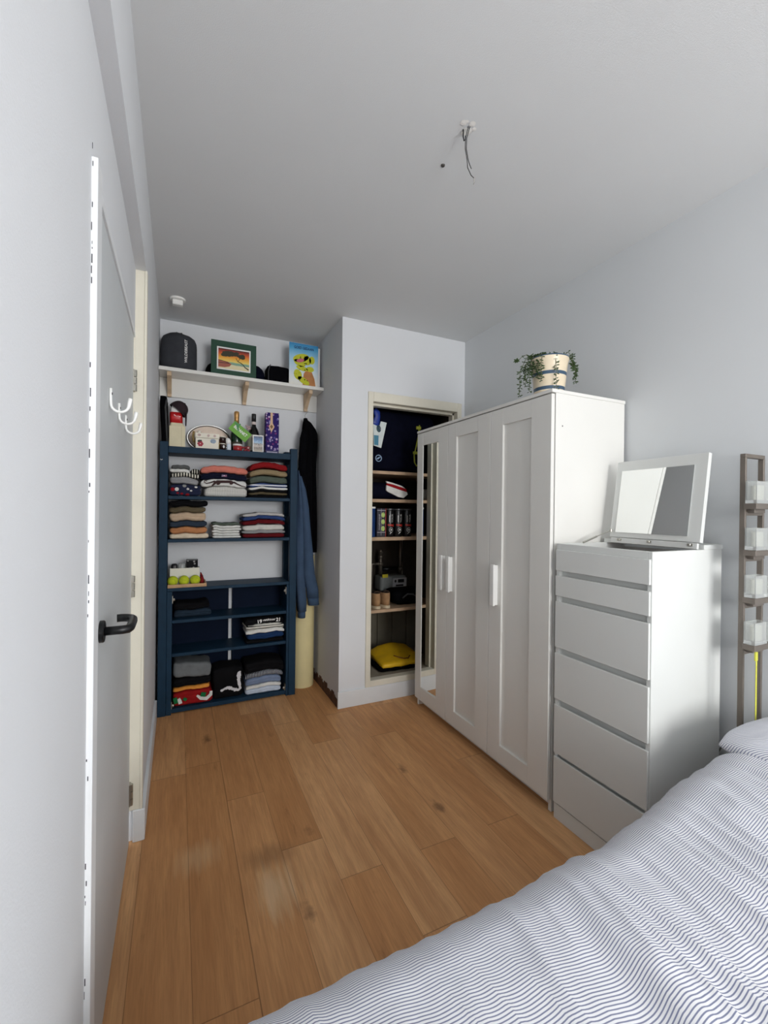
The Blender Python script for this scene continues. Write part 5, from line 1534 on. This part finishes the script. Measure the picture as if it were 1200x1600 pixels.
# ball tubes on third shelf
Z3 = 1.1575
def tube_can(x, r, h_, y=2.955):
    return lathe(bmesh.new(), (x, y, Z3), [(r * 0.95, 0), (r, 0.004), (r, h_ - 0.008), (r * 0.97, h_ - 0.004), (r * 0.97, h_)], 28)
t = thing('blue_ball_tube', (1.295, 2.955, Z3), 'blue and green ball tube at the left of the third closet shelf', 'ball tube')
obj('can', tube_can(1.284, 0.036, 0.21), mat('blue can', rgb(26, 56, 112), 0.3, 0, 0.25, 25), t, smooth=True)
obj('lid', lathe(bmesh.new(), (1.284, 2.955, Z3 + 0.21), [(0.037, 0), (0.037, 0.012), (0.034, 0.013)], 28), HANDW, t)
t = thing('purple_ball_pack', (1.36, 2.955, Z3), 'black ball pack with three green balls in a window', 'ball pack')
obj('box', B(1.325, 1.394, 2.93, 2.99, Z3, Z3 + 0.212, 0.002), mat('black violet card', rgb(28, 22, 40), 0.4), t)
obj('red_edge', B(1.3945, 1.400, 2.929, 2.985, Z3 + 0.0, Z3 + 0.212), mat('red card edge', rgb(150, 36, 30), 0.5), t)
bm = bmesh.new()
for zc in (0.163, 0.112, 0.062): poly(bm, ell(1.375, Z3 + zc, 0.0145, 0.019, 18), 2.9285, 2.93)
obj('ball_print', bm, mat('lime print', rgb(176, 200, 110), 0.6, 0, 0.25, 60), t)
bm = bmesh.new()
for zc in (0.195, 0.032): box(bm, 1.328, 1.396, 2.9283, 2.93, Z3 + zc, Z3 + zc + 0.004)
box(bm, 1.3585, 1.3605, 2.9283, 2.93, Z3 + 0.01, Z3 + 0.21)
obj('white_lines', bm, mat('silver print', rgb(180, 176, 184), 0.5), t)
tb = text_bm('CHAMPIONSHIP', 0.011, 0.12, 0.0006, 0.01)
bm = xf(tb, (1.3505, 2.9287, Z3 + 0.050), (0, -PI / 2, 0))
obj('lettering', bm, mat('silver print', None), t)
CANB = mat('black can', rgb(18, 18, 20), 0.25)
REDP = mat('red can print', rgb(176, 48, 36), 0.5)
WP = mat('can white print', rgb(216, 214, 210), 0.5)
def wrapcan(bm, x, r, y=2.955):
    """bend a flat XZ decal around the front of a can"""
    for v in bm.verts:
        s_ = v.co.x - x
        v.co = Vector((x + r * math.sin(s_ / r), y - (r + v.co.y) * math.cos(s_ / r), v.co.z))
    return bm
def tour_can(x):
    t = thing('tennis_ball_can', (x, 2.955, Z3), 'x', 'ball tube', 'black tennis ball cans')
    r = 0.0345
    obj('can', tube_can(x, r, 0.2), CANB, t, smooth=True)
    obj('lid', lathe(bmesh.new(), (x, 2.955, Z3 + 0.2), [(r + 0.001, 0), (r + 0.001, 0.010), (r - 0.002, 0.011)], 28), mat('smoky lid', rgb(60, 60, 62), 0.3), t)
    tb = text_bm('TOUR', 0.016, 0.066, 0.0006, 0.03)
    tb = xf(tb, (x + 0.017, -0.0004, Z3 + 0.106), (0, -PI / 2, 0))
    for v in tb.verts: v.co.y = 0.0003 + (0.0006 if v.co.y < 0 else 0)
    obj('lettering', wrapcan(tb, x, r), WP, t)
    bm = bmesh.new()
    for i in range(8): box(bm, x - 0.028 + i * 0.007, x - 0.021 + i * 0.007, 0.0002, 0.0006, Z3 + 0.083 - 0.001 * i, Z3 + 0.095 - 0.001 * (i % 3))
    obj('red_stripe', wrapcan(bm, x, r), REDP, t)
    bm = bmesh.new()
    n = 24
    for i in range(n):
        a0, a1 = 2 * PI * i / n, 2 * PI * (i + 1) / n
        poly(bm, [(x + 0.016 * math.cos(a0), Z3 + 0.052 + 0.018 * math.sin(a0)), (x + 0.016 * math.cos(a1), Z3 + 0.052 + 0.018 * math.sin(a1)),
                  (x + 0.0135 * math.cos(a1), Z3 + 0.052 + 0.0155 * math.sin(a1)), (x + 0.0135 * math.cos(a0), Z3 + 0.052 + 0.0155 * math.sin(a0))], 0.0002, 0.0008)
    poly(bm, [(x - 0.008, Z3 + 0.046), (x + 0.002, Z3 + 0.046), (x + 0.009, Z3 + 0.053), (x + 0.002, Z3 + 0.060), (x - 0.008, Z3 + 0.058), (x - 0.002, Z3 + 0.052)], 0.0002, 0.0008)
    ribbon(bm, [(x - 0.010, Z3 + 0.022), (x - 0.002, Z3 + 0.030), (x + 0.006, Z3 + 0.034)], [0.003, 0.005, 0.003], 0.0002, 0.0008)
    obj('emblem', wrapcan(bm, x, r), WP, t)
    bm = bmesh.new()
    box(bm, x - 0.016, x - 0.012, 0.0002, 0.0006, Z3 + 0.11, Z3 + 0.16)
    obj('small_print', wrapcan(bm, x, r), WP, t)
    return t
c0 = tour_can(1.4385)
c0['label'] = 'first black lettered ball can, right beside the pack with green balls'
dup(c0, (0.0725, 0, 0), 'second black lettered ball can, between two alike cans')
dup(c0, (0.150, 0, 0), 'third black lettered ball can, nearest the wardrobe')
# fourth shelf: shoes, meter, black bag
Z4 = 0.6245
SHOE = mat('beige canvas', rgb(168, 130, 92), 0.85, 0, 0.12, 30, 0.3, 250)
SOLE = mat('rubber sole', rgb(206, 190, 160), 0.7)
def shoe(x):
    t = thing('canvas_shoe', (x, 2.99, Z4), 'x', 'shoe', 'beige canvas shoes')
    bm = bmesh.new()
    # heel towards the viewer
    loft(bm, [(x, 3.045, Z4 + 0.001, 0.037, 0.125), (x, 3.045, Z4 + 0.022, 0.038, 0.126)], 28, 2.6)
    obj('sole', bm, SOLE, t)
    bm = loft(bmesh.new(), [(x, 3.045, Z4 + 0.022, 0.0365, 0.123), (x, 3.04, Z4 + 0.05, 0.036, 0.118), (x, 3.00, Z4 + 0.075, 0.034, 0.076), (x, 2.99, Z4 + 0.100, 0.033, 0.062), (x, 2.985, Z4 + 0.112, 0.031, 0.052)], 28, 2.4)
    obj('upper', bm, SHOE, t, smooth=True)
    bm = loft(bmesh.new(), [(x, 2.985, Z4 + 0.1125, 0.028, 0.048), (x, 2.985, Z4 + 0.116, 0.020, 0.035)], 24, 2.2)
    obj('opening', bm, INK, t)
    lc = bmesh.new()
    tube(lc, [(x - 0.026, 2.955, Z4 + 0.117), (x - 0.01, 2.95, Z4 + 0.127), (x + 0.012, 2.95, Z4 + 0.124), (x + 0.026, 2.955, Z4 + 0.114)], 0.0045, 8)
    obj('collar_padding', lc, mat('dark brown collar', rgb(62, 46, 36), 0.9), t, smooth=True)
    return t
s0 = shoe(1.3425); s0['label'] = 'beige canvas shoe with pale sole, left of the pair'
dup(s0, (0.079, 0, 0), 'beige canvas shoe with pale sole, right of the pair beside the black bag')
# gas meter with pipes on the back wall
t = thing('gas_meter', (1.62, 3.30, Z4 + 0.05), 'grey gas meter with pipes on the closet back wall', 'gas meter')
MET = mat('meter grey', rgb(124, 128, 126), 0.5, 0, 0.06, 12)
mz = 0.705
obj('body', soft_box(bmesh.new(), 1.505, 1.745, 3.235, 3.375, mz - 0.02, mz + 0.11, 0.02, 7), MET, t, smooth=True)
obj('lower_shell', soft_box(bmesh.new(), 1.52, 1.73, 3.245, 3.37, mz - 0.065, mz - 0.021, 0.018, 7), MET, t, smooth=True)
obj('counter', B(1.610, 1.738, 3.222, 3.234, mz + 0.01, mz + 0.09, 0.002), mat('counter plate', rgb(186, 184, 186), 0.5), t)
obj('display', B(1.655, 1.712, 3.220, 3.222, mz + 0.052, mz + 0.080), BLKP, t)
bm = bmesh.new(); box(bm, 1.636, 1.705, 3.2203, 3.222, mz + 0.022, mz + 0.036); poly(bm, ell(1.632, mz + 0.065, 0.009, 0.012, 14), 3.2203, 3.222)
obj('counter_print', bm, INK, t)
obj('yellow_label', B(1.515, 1.565, 3.2275, 3.2345, mz + 0.098, mz + 0.125), mat('yellow label', rgb(206, 190, 40), 0.6), t)
PIPE = mat('dull pipe', rgb(120, 112, 102), 0.45, 0.7, 0.15, 30)
bm = bmesh.new()
tube(bm, [(1.530, 3.30, mz + 0.11), (1.530, 3.30, mz + 0.30)], 0.015, 14)
lathe(bm, (1.530, 3.30, mz + 0.19), [(0.022, 0), (0.022, 0.03)], 6); lathe(bm, (1.530, 3.30, mz + 0.25), [(0.024, 0), (0.024, 0.025)], 6)
lathe(bm, (1.530, 3.30, mz + 0.30), [(0.018, 0), (0.012, 0.02), (0.004, 0.024)], 12)
tube(bm, [(1.500, 3.30, mz + 0.205), (1.455, 3.30, mz + 0.205), (1.448, 3.30, mz + 0.20), (1.448, 3.30, Z4)], 0.011, 12)
tube(bm, [(1.530, 3.30, mz + 0.205), (1.49, 3.30, mz + 0.205)], 0.011, 12)
obj('inlet_pipe', bm, PIPE, t, smooth=True)
bm = bmesh.new()
tube(bm, [(1.715, 3.30, mz + 0.11), (1.715, 3.30, mz + 0.425)], 0.014, 14)
lathe(bm, (1.715, 3.30, mz + 0.14), [(0.021, 0), (0.021, 0.03)], 6)
obj('outlet_pipe', bm, PIPE, t, smooth=True)
bm = bmesh.new(); tube(bm, [(1.55, 3.33, mz + 0.155), (1.70, 3.33, mz + 0.155)], 0.018, 12)
obj('cross_bar', bm, BLACKM, t, smooth=True)
t = thing('backpack', (1.62, 3.07, Z4), 'slumped black bag on the shoe shelf right of the beige shoes', 'bag')
obj('body', soft_box(bmesh.new(), 1.495, 1.79, 2.955, 3.17, Z4 + 0.001, Z4 + 0.118, 0.055, 13, nf), BLK, t, smooth=True)
obj('strap', tube(bmesh.new(), [(1.56, 2.957, Z4 + 0.06), (1.60, 2.95, Z4 + 0.09), (1.65, 2.952, Z4 + 0.085), (1.70, 2.955, Z4 + 0.05)], 0.006, 8), mat('charcoal webbing', None), t, smooth=True)
bm = bmesh.new()
tube(bm, [(1.76, 3.36, Z4 + 0.06), (1.765, 3.36, Z4 + 0.20), (1.755, 3.36, Z4 + 0.30), (1.76, 3.36, Z4 + 0.50)], 0.006, 8)
tag(obj('white_cable', bm, mat('old white cable', rgb(190, 186, 176), 0.5), smooth=True), 'off-white cable running up the closet back beside the gas meter', 'cable')
# yellow bag at the bottom
Z5 = 0.1505
t = thing('yellow_bag', (1.52, 3.0, Z5), 'flat yellow and black sports bag on the closet floor', 'bag')
def yf(w, q):
    w = w.copy()
    w.z += 0.05 * max(0, q.y) * (1 - q.x * q.x) * (q.z > -0.9) + 0.008 * noise.noise(w * 14)
    w.z = max(w.z, Z5 + 0.001)
    return w
obj('base', soft_box(bmesh.new(), 1.358, 1.720, 2.905, 3.18, Z5 + 0.001, Z5 + 0.046, 0.022, 11, yf), BLK, t, smooth=True)
def yf2(w, q):
    w = w.copy()
    w.z += 0.075 * max(0, (q.y + 1) / 2) * (1 - 0.6 * q.x * q.x) * (1 if q.z > -0.9 else 0.4) + 0.006 * noise.noise(w * 20)
    return w
obj('cover', soft_box(bmesh.new(), 1.372, 1.728, 2.902, 3.17, Z5 + 0.030, Z5 + 0.066, 0.017, 13, yf2), mat('yellow nylon', rgb(226, 180, 28), 0.5, 0, 0.10, 14), t, smooth=True)
bm = bmesh.new()
tube(bm, [(1.500, 2.98, Z5 + 0.095), (1.53, 2.95, Z5 + 0.088), (1.56, 2.93, Z5 + 0.081), (1.60, 2.93, Z5 + 0.079), (1.63, 2.96, Z5 + 0.086)], 0.004, 8)
obj('drawstring', bm, mat('brown cord', rgb(120, 70, 30), 0.7), t, smooth=True)
